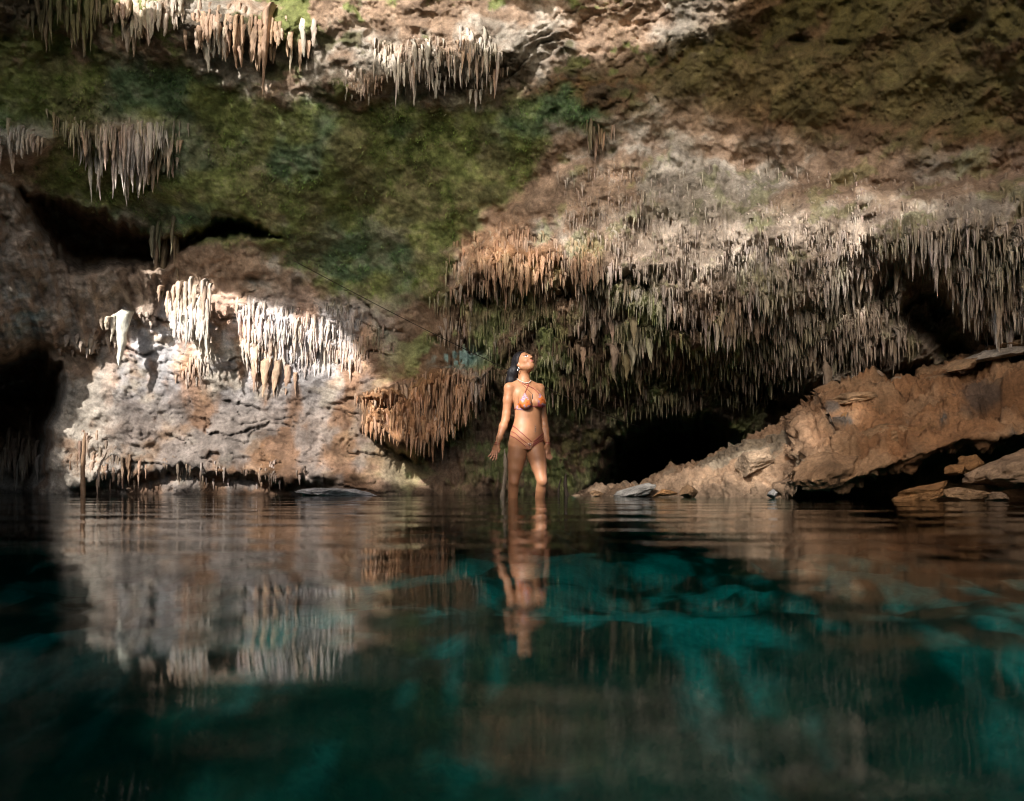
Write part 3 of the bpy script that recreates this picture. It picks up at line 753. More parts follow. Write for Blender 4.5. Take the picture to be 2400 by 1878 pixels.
cluster('pale smeared stalactites at the left edge above the outcrop', [dict(poly=[(-20, 290), (60, 300), (110, 285), (105, 350), (40, 380), (-20, 380)], n=30, L=(25, 60), W=(8, 16), col=[MAUVE, PEACH])], 6)
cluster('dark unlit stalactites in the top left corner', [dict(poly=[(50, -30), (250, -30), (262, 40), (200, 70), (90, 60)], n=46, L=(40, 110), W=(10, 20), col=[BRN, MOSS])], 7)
cluster('small rust brown tuft of stalactites on the pale ceiling right of centre', [dict(poly=[(1380, 282), (1428, 286), (1424, 306), (1386, 306)], n=15, L=(25, 78), W=(6, 10), col=[ORNG, BRN])], 8)
cluster('orange stalactite curtain on the ceiling above the woman', [dict(poly=[(1055, 595), (1100, 548), (1180, 532), (1290, 545), (1390, 575), (1400, 630), (1330, 640), (1250, 640), (1180, 650), (1100, 640)], n=130, L=(20, 80), W=(7, 18), col=[ORNG, PEACH, ORNG])], 9,
        fine=([(1040, 600), (1180, 530), (1400, 570), (1420, 660), (1200, 670), (1050, 680)], 260, (14, 40), (5, 9), [ORNG, PEACH, GREYB]))
def band(line, up, down):
    """a strip of roots along the lower lip of a tier, following the lip"""
    return [(u, v - up) for u, v in line] + [(u, v + down) for u, v in line[::-1]]
LIP_MAIN = [(1400, 640), (1470, 665), (1540, 700), (1600, 745), (1690, 770), (1740, 735), (1800, 700), (1870, 700), (1960, 690), (2040, 650), (2110, 600)]
LIP_UP = [(1520, 500), (1600, 530), (1690, 500), (1760, 470), (1840, 500), (1930, 560), (2030, 540), (2120, 520)]
LIP_MID = [(1430, 560), (1530, 590), (1640, 640), (1740, 600), (1850, 610), (1960, 620), (2080, 580)]
LIP_LOW = [(1700, 740), (1780, 770), (1850, 800), (1900, 830), (1960, 850), (2040, 850), (2100, 810), (2140, 760)]
LIP_LOW2 = [(1740, 715), (1850, 745), (1930, 770), (2030, 770), (2110, 720)]
LIP_R1 = [(2110, 560), (2180, 590), (2230, 650), (2280, 700), (2330, 740), (2400, 740), (2470, 720)]
LIP_R2 = [(2150, 500), (2240, 540), (2320, 600), (2400, 620), (2470, 610)]
LIP_W1 = [(1040, 690), (1120, 680), (1210, 700), (1300, 690), (1400, 680), (1450, 700)]
LIP_W2 = [(1010, 770), (1080, 780), (1150, 800), (1240, 780), (1330, 770), (1430, 760), (1540, 800)]
LIP_W3 = [(1160, 860), (1230, 870), (1310, 850), (1400, 840), (1490, 850), (1590, 880)]
LIP_W4 = [(1270, 930), (1340, 930), (1430, 910), (1520, 920), (1620, 930)]
cluster('wide grey drapery of stalactites across the right half of the ceiling', [
            dict(poly=band(LIP_MAIN, 30, 18), n=190, L=(16, 78), W=(5, 15), col=[GREYB, MAUVE, GREYB, PEACH]),
            dict(poly=band(LIP_MID, 22, 18), n=60, L=(14, 56), W=(5, 13), col=[GREYB, MAUVE, GREYB]),
            dict(poly=band(LIP_UP, 20, 18), n=40, L=(12, 40), W=(5, 11), col=[GREYB, PEACH, GREYB])], 10,
        fine=([(1300, 400), (1500, 340), (1800, 380), (2150, 420), (2150, 620), (2000, 720), (1850, 760), (1690, 800), (1600, 780), (1480, 720), (1380, 680)], 3400, (6, 32), (3, 7.5), [GREYB, MAUVE, GREYB], 260))
cluster('lower brown tier of stalactites above the two rounded stalagmites', [
            dict(poly=band(LIP_LOW, 16, 12), n=90, L=(24, 66), W=(7, 16), col=[GREYB, BRN, (0.27, 0.19, 0.12)]),
            dict(poly=band(LIP_LOW2, 14, 12), n=70, L=(20, 50), W=(6, 13), col=[GREYB, BRN, GREYB])], 11,
        fine=([(1640, 800), (1850, 740), (2100, 680), (2160, 800), (2050, 880), (1900, 860), (1800, 930), (1700, 940), (1640, 880)], 900, (14, 44), (4, 9), [GREYB, BRN, GREYB]))
cluster('tall dim grey stalactites at the right edge above the rock', [
            dict(poly=band(LIP_R1, 30, 20), n=90, L=(30, 96), W=(6, 17), col=[GREYB, MAUVE, BRN]),
            dict(poly=band(LIP_R2, 30, 20), n=60, L=(26, 86), W=(6, 15), col=[GREYB, MAUVE])], 12,
        fine=([(2100, 440), (2460, 380), (2460, 760), (2300, 780), (2230, 680), (2120, 600)], 900, (14, 54), (4, 10), [GREYB, BRN], 260))
cluster('mossy tiers of small stalactites around and above the woman', [
            dict(poly=band(LIP_W1, 14, 10), n=64, L=(18, 56), W=(6, 13), col=[PEACH, GREYB, BRN]),
            dict(poly=[(1060, 690), (1400, 690), (1560, 800), (1500, 860), (1200, 820)], n=16, L=(40, 85), W=(18, 34), col=[GREYB, BRN, PEACH], spread=80, mix=0.5),
            dict(poly=band(LIP_W2, 16, 12), n=80, L=(18, 56), W=(6, 13), col=[GREYB, MOSS, BRN, GREYB]),
            dict(poly=band(LIP_W3, 16, 12), n=70, L=(16, 50), W=(5, 12), col=[GREYB, BRN, MOSS]),
            dict(poly=band(LIP_W4, 14, 12), n=50, L=(14, 44), W=(5, 11), col=[BRN, MOSS])], 13,
        fine=([(1000, 690), (1200, 660), (1480, 700), (1640, 820), (1650, 940), (1450, 980), (1300, 960), (1200, 940), (1150, 860)], 1100, (12, 36), (4, 8), [GREYB, BRN, MOSS, (0.24, 0.18, 0.12)]))
cluster('orange brown curtain of stalactites just left of the woman', [dict(poly=[(835, 930), (930, 900), (1010, 880), (1160, 870), (1150, 910), (1110, 945), (1060, 985), (1010, 1025), (950, 1005), (880, 975)], n=140, L=(22, 80), W=(7, 15), col=[ORNG, PEACH, ORNG, GREYB])], 14,
        fine=([(830, 925), (1010, 870), (1160, 860), (1150, 930), (1010, 1050), (850, 1000)], 350, (14, 40), (5, 9), [ORNG, PEACH]),
        extra=[(1014, 1030, 62, 15, ORNG), (985, 1010, 60, 13, ORNG)])
cluster('sunlit cream curtain beside the dark outcrop on the left wall', [dict(poly=[(388, 676), (480, 670), (494, 690), (490, 735), (440, 745), (398, 720)], n=62, L=(36, 92), W=(9, 18), col=[CREAM, CREAM, PEACH], off=0.55)], 15, extra=())
cluster('broad fan of pale and peach stalactites right of the bright curtain', [dict(poly=[(560, 705), (640, 720), (760, 760), (830, 800), (825, 850), (760, 830), (700, 850), (640, 860), (585, 850), (575, 780)], n=190, L=(26, 72), W=(7, 14), col=[CREAM, CREAM, PEACH, MAUVE])], 16,
        fine=([(540, 690), (700, 720), (850, 800), (850, 870), (720, 860), (600, 860)], 420, (14, 36), (4, 8), [CREAM, MAUVE, GREYB]),
        extra=[(598, 838, 84, 24, PEACH), (622, 850, 82, 26, PEACH), (650, 850, 78, 24, PEACH), (675, 862, 66, 20, PEACH), (692, 880, 50, 13, PEACH), (642, 870, 62, 12, PEACH)])
cluster('small fringe hanging from the ledge in the middle of the lit wall', [dict(poly=[(420, 850), (478, 838), (472, 885), (430, 895)], n=26, L=(18, 52), W=(5, 10), col=[PEACH, MAUVE]), dict(poly=[(330, 770), (480, 770), (470, 800), (360, 795)], n=22, L=(14, 30), W=(5, 8), col=[CREAM, PEACH])], 17)
cluster('rusty ribbed stalactites reaching down to the water at the lower left', [dict(poly=[(165, 1010), (225, 1020), (260, 1060), (330, 1095), (320, 1112), (240, 1112), (168, 1090)], n=64, L=(26, 60), W=(6, 11), col=[PEACH, ORNG, BRN])], 18)
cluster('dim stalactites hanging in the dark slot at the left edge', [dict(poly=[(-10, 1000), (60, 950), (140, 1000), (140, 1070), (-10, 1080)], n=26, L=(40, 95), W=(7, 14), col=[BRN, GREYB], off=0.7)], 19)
cluster('blunt stone points under the brown outcrop at the left', [dict(poly=[(100, 800), (200, 800), (250, 755), (330, 745), (382, 735), (372, 765), (250, 785), (200, 832)], n=26, L=(14, 46), W=(9, 20), col=[(0.26, 0.20, 0.15), GREYB])], 20)
cluster('broken fringe on the undercut shelf at the foot of the lit wall', [dict(poly=[(330, 1085), (420, 1078), (560, 1090), (700, 1100), (690, 1120), (560, 1118), (420, 1108)], n=54, L=(14, 46), W=(5, 10), col=[PEACH, BRN, MAUVE])], 21)
cluster('short brown stalactites between the lit wall and the woman', [dict(poly=[(815, 790), (872, 800), (860, 832), (825, 822)], n=16, L=(22, 50), W=(6, 11), col=[PEACH, GREYB]), dict(poly=[(720, 690), (900, 760), (960, 820), (880, 830), (780, 770)], n=60, L=(12, 34), W=(5, 9), col=[GREYB, BRN, MOSS])], 22)

def lone(label, u, v, L, W, colour, seed, off=0.0, d=None, name='stalactite', cat='stalactite', group=None):
    o = one_stalactite(u, v, L, W, colour, np.random.default_rng(seed), None, off, name, d)
    return tag(o, label, cat, group)
lone('long knobbly peach stalactite, the longest at the upper left', 624, 30, 205, 26, PEACH, 31, 0.1)
lone('smaller stalactite clinging to the side of the longest one', 612, 95, 75, 20, PEACH, 35, 0.12)
lone('glowing white tongue-shaped stalactite below the outcrop', 288, 742, 118, 42, (0.72, 0.68, 0.60), 32, 0.40)
lone('thinner white stalactite just left of the glowing tongue', 266, 744, 60, 15, (0.62, 0.54, 0.42), 33, 0.38)
lone('small curled white stalactite at the left end of the glowing group', 250, 745, 30, 13, (0.62, 0.52, 0.40), 36, 0.36)
cluster('dark brown stalactites hanging over the right edge of the outcrop', [dict(poly=[(368, 515), (412, 515), (406, 570), (374, 570)], n=12, L=(50, 150), W=(8, 20), col=[(0.10, 0.075, 0.05), BRN])], 23)
y = empty('stalactite', at(np.float64(1115), np.float64(216), np.float64(surf(1115, 216))), 'three-pronged stalactite hanging alone below the bright fan', 'stalactite')
for _k, (_u, _v, _l, _w) in enumerate(((1103, 212, 34, 12), (1126, 212, 36, 12), (1115, 214, 54, 13))):
    one_stalactite(_u, _v, _l, _w, CREAM, np.random.default_rng(60 + _k), y, 0.05, 'prong')

# moss: short tufts over the green part of the ceiling, far too many to count
def moss_tufts():
    rng = np.random.default_rng(77)
    V, Q, C = [], [], []
    m = (SI['green'] > 0.5) & (UU > -60) & (UU < 1500) & (VV > 100)
    jj, ii = np.nonzero(m)
    pick = rng.choice(len(jj), 4000, replace=False)
    dens = fbm(SP[jj[pick], ii[pick], 0] * 1.6, SP[jj[pick], ii[pick], 1] * 1.6, SP[jj[pick], ii[pick], 2] * 2.0, 4, 906)
    for q, dn in zip(pick, dens):
        if dn < -0.12 + 0.2 * rng.random(): continue
        p = SP[jj[q], ii[q]]; c = SC[jj[q], ii[q]]
        for _ in range(3):
            l = rng.uniform(0.015, 0.05); a = rng.uniform(0, 6.28); w = rng.uniform(0.006, 0.012)
            b = p + rng.normal(0, 0.02, 3) * [1, 0.3, 1]
            t = b + np.array([rng.normal(0, 0.4) * l, -0.6 * l, -l]); s_ = np.array([math.cos(a), math.sin(a), 0]) * w
            i = len(V); V += [b - s_, b + s_, t]; Q.append((i, i + 1, i + 2))
            C += [np.clip(c * np.array([0.85, 1.05, 0.7]) * rng.uniform(0.8, 1.35), 0.01, 0.4)] * 3
    o = obj('moss', new_mesh('moss', V, np.array(Q), False, np.array(C)), MAT_WALL)
    tag(o, 'green moss covering the ceiling at left and centre', 'moss', kind='stuff')
moss_tufts()

# columns that reach the water
def column(label, u, v0, v1, d, w0, w1, colour, seed):
    rng = np.random.default_rng(seed)
    rings, sides = 26, 10
    p0 = at(np.float64(u), np.float64(v0), np.float64(d)); z1 = CH + (V0 - v1) / F * d
    V, Q = [], []
    for i in range(rings):
        t = i / (rings - 1)
        r = (w0 + (w1 - w0) * (1 - t) ** 1.5) / F * d * 0.5 * (1 if t < 0.8 else max(0.12, 1 - ((t - 0.8) / 0.2) ** 1.6)) * (1 + 0.12 * math.sin(t * 19 + seed))
        for j in range(sides):
            a = 2 * math.pi * j / sides
            rr = r * (1 + 0.20 * math.sin(3 * a + 5 * t + seed) + rng.normal(0, 0.09))
            V.append((rr * math.cos(a) + 0.02 * math.sin(4 * t + seed), rr * math.sin(a), t * (p0[2] - z1)))
    for i in range(rings - 1):
        for j in range(sides):
            a, b = i * sides + j, i * sides + (j + 1) % sides
            Q.append((a, b, b + sides, a + sides))
    Q.append(tuple(range(sides))[::-1]); Q.append(tuple(range((rings - 1) * sides, rings * sides)))
    o = obj('stone_column', new_mesh('stone_column', V, Q, True), MAT_STAL, None, (p0[0], d, z1))
    o.color = (*colour, 1)
    return tag(o, label, 'column', kind='thing')
column('thin rusty column standing in the water at the far left', 197, 1010, 1185, surf(197, 1100) - 0.35, 8, 12, (0.36, 0.22, 0.13), 3)
column('thin pale column behind the woman\'s right hand', 1180, 1052, 1190, 8.75, 8, 13, (0.30, 0.24, 0.18), 5)
column('slimmer column right beside the pale one, behind her thigh', 1191, 1060, 1190, 8.95, 5, 9, (0.27, 0.21, 0.16), 6)
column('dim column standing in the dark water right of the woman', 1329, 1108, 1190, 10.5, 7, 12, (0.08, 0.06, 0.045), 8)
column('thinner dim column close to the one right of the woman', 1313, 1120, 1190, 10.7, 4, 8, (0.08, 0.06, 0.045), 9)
column('leaning stone prop between the drapery and the right rock', 1935, 840, 965, 8.9, 16, 26, (0.22, 0.16, 0.11), 12)

# ------------------------------------------------------------------ the rock on the right and the boulders
def rock_slab():
    top = np.array([(1340, 1166), (1370, 1160), (1480, 1141), (1560, 1118), (1640, 1092), (1710, 1060), (1780, 1022), (1850, 980), (1900, 962), (1945, 935), (1952, 922), (2060, 908), (2150, 895), (2225, 872), (2280, 850), (2330, 836), (2400, 825), (2560, 800), (2760, 780)], float)
    nose_v = np.array([(1340, 1190), (1700, 1200), (1850, 1200), (1862, 1170), (1876, 1122), (1905, 1140), (1985, 1128), (2065, 1092), (2164, 1064), (2260, 1026), (2400, 1018), (2760, 1014)], float)
    nose_d = np.array([(1340, 10.0), (1500, 9.3), (1700, 8.5), (1850, 7.95), (1880, 7.55), (2000, 7.45), (2200, 7.3), (2400, 7.0), (2760, 6.6)], float)
    top_back = np.array([(1340, 0.3), (1500, 0.6), (1700, 1.0), (1900, 1.2), (2400, 1.5), (2760, 1.5)], float)
    us = np.concatenate([np.linspace(1340, 2410, 330), np.linspace(2420, 2760, 20)])
    M = 190
    rows = []; noses = []
    for u in us:
        dn = np.interp(u, nose_d[:, 0], nose_d[:, 1]); dt = dn + np.interp(u, top_back[:, 0], top_back[:, 1])
        zt = CH + (V0 - np.interp(u, top[:, 0], top[:, 1])) / F * dt
        zn = CH + (V0 - np.interp(u, nose_v[:, 0], nose_v[:, 1])) / F * dn
        x = (u - U0) / F
        xt, xn = x * dt, x * dn
        k = 0.5 * (dt - dn)
        pts = [(xt, dt + 1.6, -0.7), (xt, dt + 1.3, zt - 0.35), (xt, dt + 0.35, zt - 0.02), (xt, dt, zt), (0.5 * (xt + xn) , dn + k * 0.72, zn + (zt - zn) * 0.58), (xn, dn, zn)]
        if zn > -0.02: pts += [(xn, dn + 0.5, zn - 0.03), (xn, dn + 1.5, zn + 0.02), (xn, dn + 1.8, -0.7)]
        else: pts += [(xn, dn + 0.3, -0.7), (xn, dn + 1.2, -0.8)]
        noses.append((xn, dn, zn))
        pts = np.array(pts)
        seg = np.linalg.norm(np.diff(pts, axis=0), axis=1)
        w = np.ones(len(seg)) * 0.25; w[3:5] = 1.0; w[2] = 0.8
        if zn > -0.02: w[5] = 0.8
        cw = np.concatenate([[0], np.cumsum(seg * w)]); cw /= cw[-1]
        t = np.linspace(0, 1, M)
        rows.append(np.stack([np.interp(t, cw, pts[:, k2]) for k2 in range(3)], -1))
    P = np.array(rows)
    # smooth across the section a little so that edges are worn
    Q = P.copy()
    for _ in range(3): Q[:, 1:-1] = 0.25 * Q[:, :-2] + 0.5 * Q[:, 1:-1] + 0.25 * Q[:, 2:]
    P = Q
    du = np.gradient(P, axis=0); dv = np.gradient(P, axis=1)
    n = np.cross(du, dv); n /= np.linalg.norm(n, axis=-1, keepdims=True) + 1e-9
    cen = P.mean(1, keepdims=True)
    n *= np.sign(((P - cen) * n).sum(-1).mean())
    x, y_, z = P[..., 0], P[..., 1], P[..., 2]
    U = np.broadcast_to(us[:, None], x.shape)
    leftp = 1 - sstep(1840, 1980, U)
    d1, d2 = worley(x * 7, y_ * 7, z * 7, 501)
    e1, e2 = worley(x * 3.1, y_ * 3.1, z * 4.2, 502)
    disp = 0.10 * fbm(x * 1.2, y_ * 1.2, z * 1.6, 4, 503)
    disp = disp + leftp * (0.05 * np.clip(1 - d1 * 1.3, 0, 1) * sstep(-0.2, 0.3, fbm(x * 2, y_ * 2, z * 2, 3, 511)) + 0.025 * np.clip(1 - worley(x * 16, y_ * 16, z * 16, 504)[0] * 1.2, 0, 1))
    disp = disp + (1 - leftp) * (0.035 * (sstep(0.02, 0.35, e2 - e1) - 0.5) + 0.045 * ridged(x * 2.2, y_ * 2.2, z * 3.0, 6, 505, 0.62) + 0.05 * fbm(x * 4, y_ * 4, z * 5, 5, 515, 0.6))
    tq = (z * 5.0 + 0.5 * x + 1.2 * fbm(x * 0.9, y_ * 0.9, z, 3, 512)); tf = tq - np.floor(tq)
    disp = disp + 0.12 * (1 - leftp * 0.6) * (tf ** 3 - 0.25) * sstep(-0.2, 0.2, fbm(x * 1.5, y_ * 1.5, z * 2, 3, 513)) + 0.03 * ridged(x * 5, y_ * 5, z * 6, 5, 514, 0.65)
    hollow = sstep(0.18, 0.38, fbm(x * 1.7, y_ * 1.7, z * 2.1, 3, 506)) * (1 - leftp)
    dk = sstep(0.25, 0.6, np.exp(-((U0 + x / y_ * F - 2300) / 60.0) ** 2 - ((V0 - (z - CH) / y_ * F - 925) / 48.0) ** 2) + 0.3 * fbm(x * 4, y_ * 4, z * 4, 3, 516))
    disp = disp - 0.26 * hollow - 0.13 * dk + 0.03 * fbm(x * 14, y_ * 14, z * 14, 4, 507, 0.6) + 0.04 * fbm(x * 6, y_ * 6, z * 8, 4, 517, 0.6)
    disp = disp - 0.05 * sstep(0.30, 0.55, perlin(x * 9, y_ * 9, z * 9, 518)) - 0.04 * np.exp(-(perlin(x * 2.4, y_ * 2.4, z * 3.4, 519) / 0.03) ** 2)
    nd = np.linalg.norm(P - np.array(noses)[:, None, :], axis=-1)
    disp = disp * (0.22 + 0.78 * sstep(0.03, 0.30, nd))
    edge = sstep(0, 20, np.arange(len(us)))[:, None]
    P = P + n * (disp * (0.25 + 0.75 * edge))[..., None]
    n1 = fbm(x * 1.4, y_ * 1.4, z * 1.8, 4, 508); n2 = fbm(x * 5, y_ * 5, z * 5, 4, 509)
    c = mixc(np.broadcast_to(np.array([0.31, 0.158, 0.075]), P.shape), np.array([0.37, 0.22, 0.12]), sstep(-0.3, 0.3, n1 + 0.4 * n2))
    c = mixc(c, np.array([0.44, 0.30, 0.195]), leftp * (0.55 + 0.45 * sstep(0.5, 0.0, z)))
    c = mixc(c, np.array([0.27, 0.27, 0.21]), leftp * sstep(0.1, 0.35, n1) * 0.5)
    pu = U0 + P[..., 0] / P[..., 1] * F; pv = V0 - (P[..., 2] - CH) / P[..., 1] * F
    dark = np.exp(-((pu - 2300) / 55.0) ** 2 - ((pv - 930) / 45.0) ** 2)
    c = mixc(c, np.array([0.10, 0.075, 0.06]), sstep(0.2, 0.7, dark + 0.35 * n2) * 0.8)  # shade of the hollow painted into the stone colour
    for (a, b, ra, rb) in ((1950, 952, 18, 16), (1975, 984, 26, 13)):
        g = np.exp(-((pu - a) / ra) ** 2 - ((pv - b) / rb) ** 2)
        c = mixc(c, np.array([0.12, 0.112, 0.10]), sstep(0.3, 0.6, g + 0.5 * n2) * 0.8)
    wet = sstep(0.11, 0.02, z + 0.04 * n2)
    c = c * (1 - 0.55 * wet)[..., None]
    nu, nv = x.shape
    idx = np.arange(nu * nv).reshape(nu, nv)
    quads = np.stack([idx[:-1, :-1], idx[1:, :-1], idx[1:, 1:], idx[:-1, 1:]], -1).reshape(-1, 4)
    o = obj('rock_slab', new_mesh('rock_slab', P.reshape(-1, 3), quads, True, np.clip(c.reshape(-1, 3), 0.01, 0.8)), MAT_ROCK)
    tag(o, 'long orange limestone rock sloping into the water on the right', 'rock', kind='thing')
rock_slab()

def boulder(label, u, v, d, size, seed, colour, name='boulder', rot=0.0, cuts=9, cat='rock', group=None, fineness=5):
    """angular stone: an icosphere cut by random planes and roughened; size = full width, depth, height in metres"""
    rng = np.random.default_rng(seed)
    bm = bmesh.new(); bmesh.ops.create_icosphere(bm, subdivisions=fineness, radius=1.0)
    co = np.array([w.co[:] for w in bm.verts])
    for _ in range(cuts):
        nrm = rng.normal(size=3); nrm /= np.linalg.norm(nrm); h = rng.uniform(0.42, 0.8)
        dd = co @ nrm - h
        co = co - np.where(dd > 0, dd, 0)[:, None] * nrm * 0.92
    r = 1 + 0.16 * fbm(co[:, 0] * 1.6 + seed, co[:, 1] * 1.6, co[:, 2] * 1.6, 5, seed, 0.6) + 0.05 * ridged(co[:, 0] * 3 + seed, co[:, 1] * 3, co[:, 2] * 3, 4, seed + 5, 0.6)
    co = co * r[:, None] * np.array(size) * 0.62
    ca, sa = math.cos(rot), math.sin(rot)
    for w, p in zip(bm.verts, co): w.co = (p[0] * ca + p[2] * sa, p[1], -p[0] * sa + p[2] * ca)
    me = bpy.data.meshes.new(name); bm.to_mesh(me); bm.free()
    n2 = fbm(co[:, 0] * 6 + seed, co[:, 1] * 6, co[:, 2] * 6, 4, 9)
    c = np.array(colour)[None] * (1 + 0.5 * n2)[:, None]
    a = me.color_attributes.new('col', 'FLOAT_COLOR', 'POINT'); c4 = np.ones((len(co), 4), np.float32); c4[:, :3] = np.clip(c, 0.02, 0.7); a.data.foreach_set('color', c4.ravel())
    me.polygons.foreach_set('use_smooth', np.full(len(me.polygons), True))
    o = obj(name, me, MAT_ROCK, None, at(np.float64(u), np.float64(v), np.float64(d)))
    return tag(o, label, cat, group)
TAN = (0.40, 0.25, 0.14); RUST = (0.33, 0.17, 0.07); PALE = (0.45, 0.38, 0.31)
boulder('flat tan slab at the very top of the right rock', 2385, 806, 7.95, (0.36, 0.5, 0.12), 71, TAN, rot=-0.1)
boulder('long flat slab below the topmost one on the right rock', 2335, 832, 8.0, (0.46, 0.6, 0.12), 72, PALE, rot=-0.08)
boulder('jutting flat slab, lowest and leftmost of the stack on the right rock', 2258, 858, 8.05, (0.26, 0.4, 0.11), 73, TAN, rot=-0.22)
boulder('squared block lying on the ledge of the right rock below the stalagmites', 1998, 936, 8.3, (0.50, 0.40, 0.13), 74, TAN, rot=-0.1)
boulder('small rusty stone in the hollow below the squared block', 2000, 978, 8.0, (0.20, 0.2, 0.12), 75, RUST, rot=0.3)
boulder('dark stone tucked under the ledge beside the squared block', 2048, 958, 8.1, (0.14, 0.2, 0.09), 76, (0.20, 0.13, 0.08))
boulder('low orange rock awash in front of the dark cleft', 2160, 1154, 6.95, (0.52, 0.5, 0.13), 77, RUST, rot=-0.25)
boulder('large smooth brown boulder at the right edge by the water', 2365, 1100, 6.8, (0.52, 0.5, 0.24), 78, (0.33, 0.22, 0.14), rot=-0.45)
boulder('rusty crumbly stone wedged under the right rock', 2282, 1086, 7.1, (0.17, 0.2, 0.16), 79, RUST)
boulder('smaller rusty stone left of the wedged one', 2236, 1103, 7.05, (0.14, 0.15, 0.09), 80, RUST, rot=-0.4)
boulder('pointed brown stone at the waterline, right of the low orange rock', 2262, 1154, 6.75, (0.24, 0.3, 0.10), 81, TAN)
boulder('little stone half under water near the right edge', 2340, 1166, 6.7, (0.15, 0.15, 0.07), 82, (0.3, 0.2, 0.13))
boulder('small orange rock at the tip of the shore, far left of the right rock', 1396, 1157, 9.6, (0.15, 0.2, 0.07), 83, TAN)
boulder('grey stone wedge at the shore beside the small orange rock', 1476, 1154, 9.25, (0.44, 0.4, 0.12), 84, (0.36, 0.34, 0.31), rot=-0.2)
boulder('wet brown round stone at the shoreline', 1612, 1154, 8.6, (0.15, 0.2, 0.12), 85, (0.25, 0.15, 0.08))
boulder('flat rusty stone on the shore beside the wet round one', 1556, 1157, 8.8, (0.20, 0.25, 0.07), 86, RUST)
boulder('pale bluish pebble awash at the foot of the right rock', 1812, 1158, 7.75, (0.09, 0.1, 0.08), 87, (0.52, 0.50, 0.48), fineness=3)
boulder('flat grey ledge rising from the water below the lit wall', 800, 1158, 10.9, (0.85, 0.7, 0.15), 88, (0.42, 0.41, 0.42), rot=0.05)

boulder('rough brown block forming the prow of the right rock above the water', 1935, 1098, 7.72, (0.46, 0.5, 0.30), 91, (0.30, 0.18, 0.10), rot=-0.35, cuts=12)
boulder('tilted broken block halfway up the front of the right rock', 2050, 1040, 7.8, (0.50, 0.4, 0.24), 92, (0.32, 0.19, 0.10), rot=-0.4, cuts=12)
boulder('crumbling orange block below the dark hollow of the right rock', 2180, 1010, 7.72, (0.52, 0.4, 0.22), 93, (0.34, 0.18, 0.08), rot=-0.3, cuts=12)
boulder('pale knobbly lump on the lower slope of the right rock', 1770, 1085, 8.5, (0.36, 0.4, 0.22), 94, (0.42, 0.30, 0.20), rot=-0.5, cuts=10)
boulder('angular stone on the crest of the right rock, left of the flat slabs', 2190, 900, 8.4, (0.36, 0.4, 0.20), 95, (0.33, 0.20, 0.11), rot=-0.2, cuts=12)
boulder('jagged block at the right edge under the flat slabs', 2375, 900, 7.9, (0.55, 0.4, 0.34), 96, (0.30, 0.18, 0.10), rot=-0.3, cuts=12)

def stalagmite(label, u, v, d, w, h, seed):
    rings, sides = 16, 28; V, Q = [], []
    prof = [(1.0, 0.0), (0.86, 0.1), (0.70, 0.24), (0.60, 0.40), (0.54, 0.58), (0.50, 0.74), (0.44, 0.86), (0.33, 0.94), (0.18, 0.985), (0.04, 1.0)]
    rng = np.random.default_rng(seed)
    for (r, z) in prof:
        for j in range(sides):
            a = 2 * math.pi * j / sides
            k = 1 + 0.06 * math.sin(3 * a + seed) + 0.05 * math.sin(7 * a + z * 9) + rng.normal(0, 0.015)
            V.append((r * w * k * math.cos(a), r * w * k * math.sin(a), z * h - 0.05))
    for i in range(len(prof) - 1):
        for j in range(sides):
            a, b = i * sides + j, i * sides + (j + 1) % sides
            Q.append((a, b, b + sides, a + sides))
    Q.append(tuple(range((len(prof) - 1) * sides, len(prof) * sides)))
    o = obj('stalagmite', new_mesh('stalagmite', V, Q, True), MAT_STAL, None, at(np.float64(u), np.float64(v), np.float64(d)))
    o.color = (0.34, 0.235, 0.16, 1)
    return tag(o, label, 'stalagmite')
stalagmite('larger domed stalagmite standing on the right rock', 2046, 906, 8.62, 0.20, 0.22, 1)
stalagmite('smaller domed stalagmite behind the larger one on the right rock', 2102, 896, 8.75, 0.11, 0.11, 2)

# rope strung across the cave behind the woman
def rope():
    pts = [(690, 612, 11.0), (760, 650, 10.9), (970, 760, 10.6), (1170, 858, 10.2), (1336, 934, 10.0), (1450, 985, 10.2), (1500, 1002, 11.2)]
    P = [at(np.float64(a), np.float64(b), np.float64(c)) for a, b, c in pts]
    cu = bpy.data.curves.new('rope', 'CURVE'); cu.dimensions = '3D'; cu.bevel_depth = 0.0045; cu.bevel_resolution = 2; cu.use_fill_caps = True
    s = cu.splines.new('NURBS'); s.points.add(len(P) - 1); s.use_endpoint_u = True; s.order_u = 3
    for q, p in zip(s.points, P): q.co = (*p, 1)
    tmp = bpy.data.objects.new('rope_curve', cu); COL.objects.link(tmp)
    dg = bpy.context.evaluated_depsgraph_get(); me = bpy.data.meshes.new_from_object(tmp.evaluated_get(dg)); bpy.data.objects.remove(tmp); bpy.data.curves.remove(cu)
    o = obj('rope', me, plain('dark_rope', (0.035, 0.025, 0.02), 0.95, 0.1, 0.3, 90))
    tag(o, 'thin dark rope slanting across the wall behind the woman', 'rope')
rope()
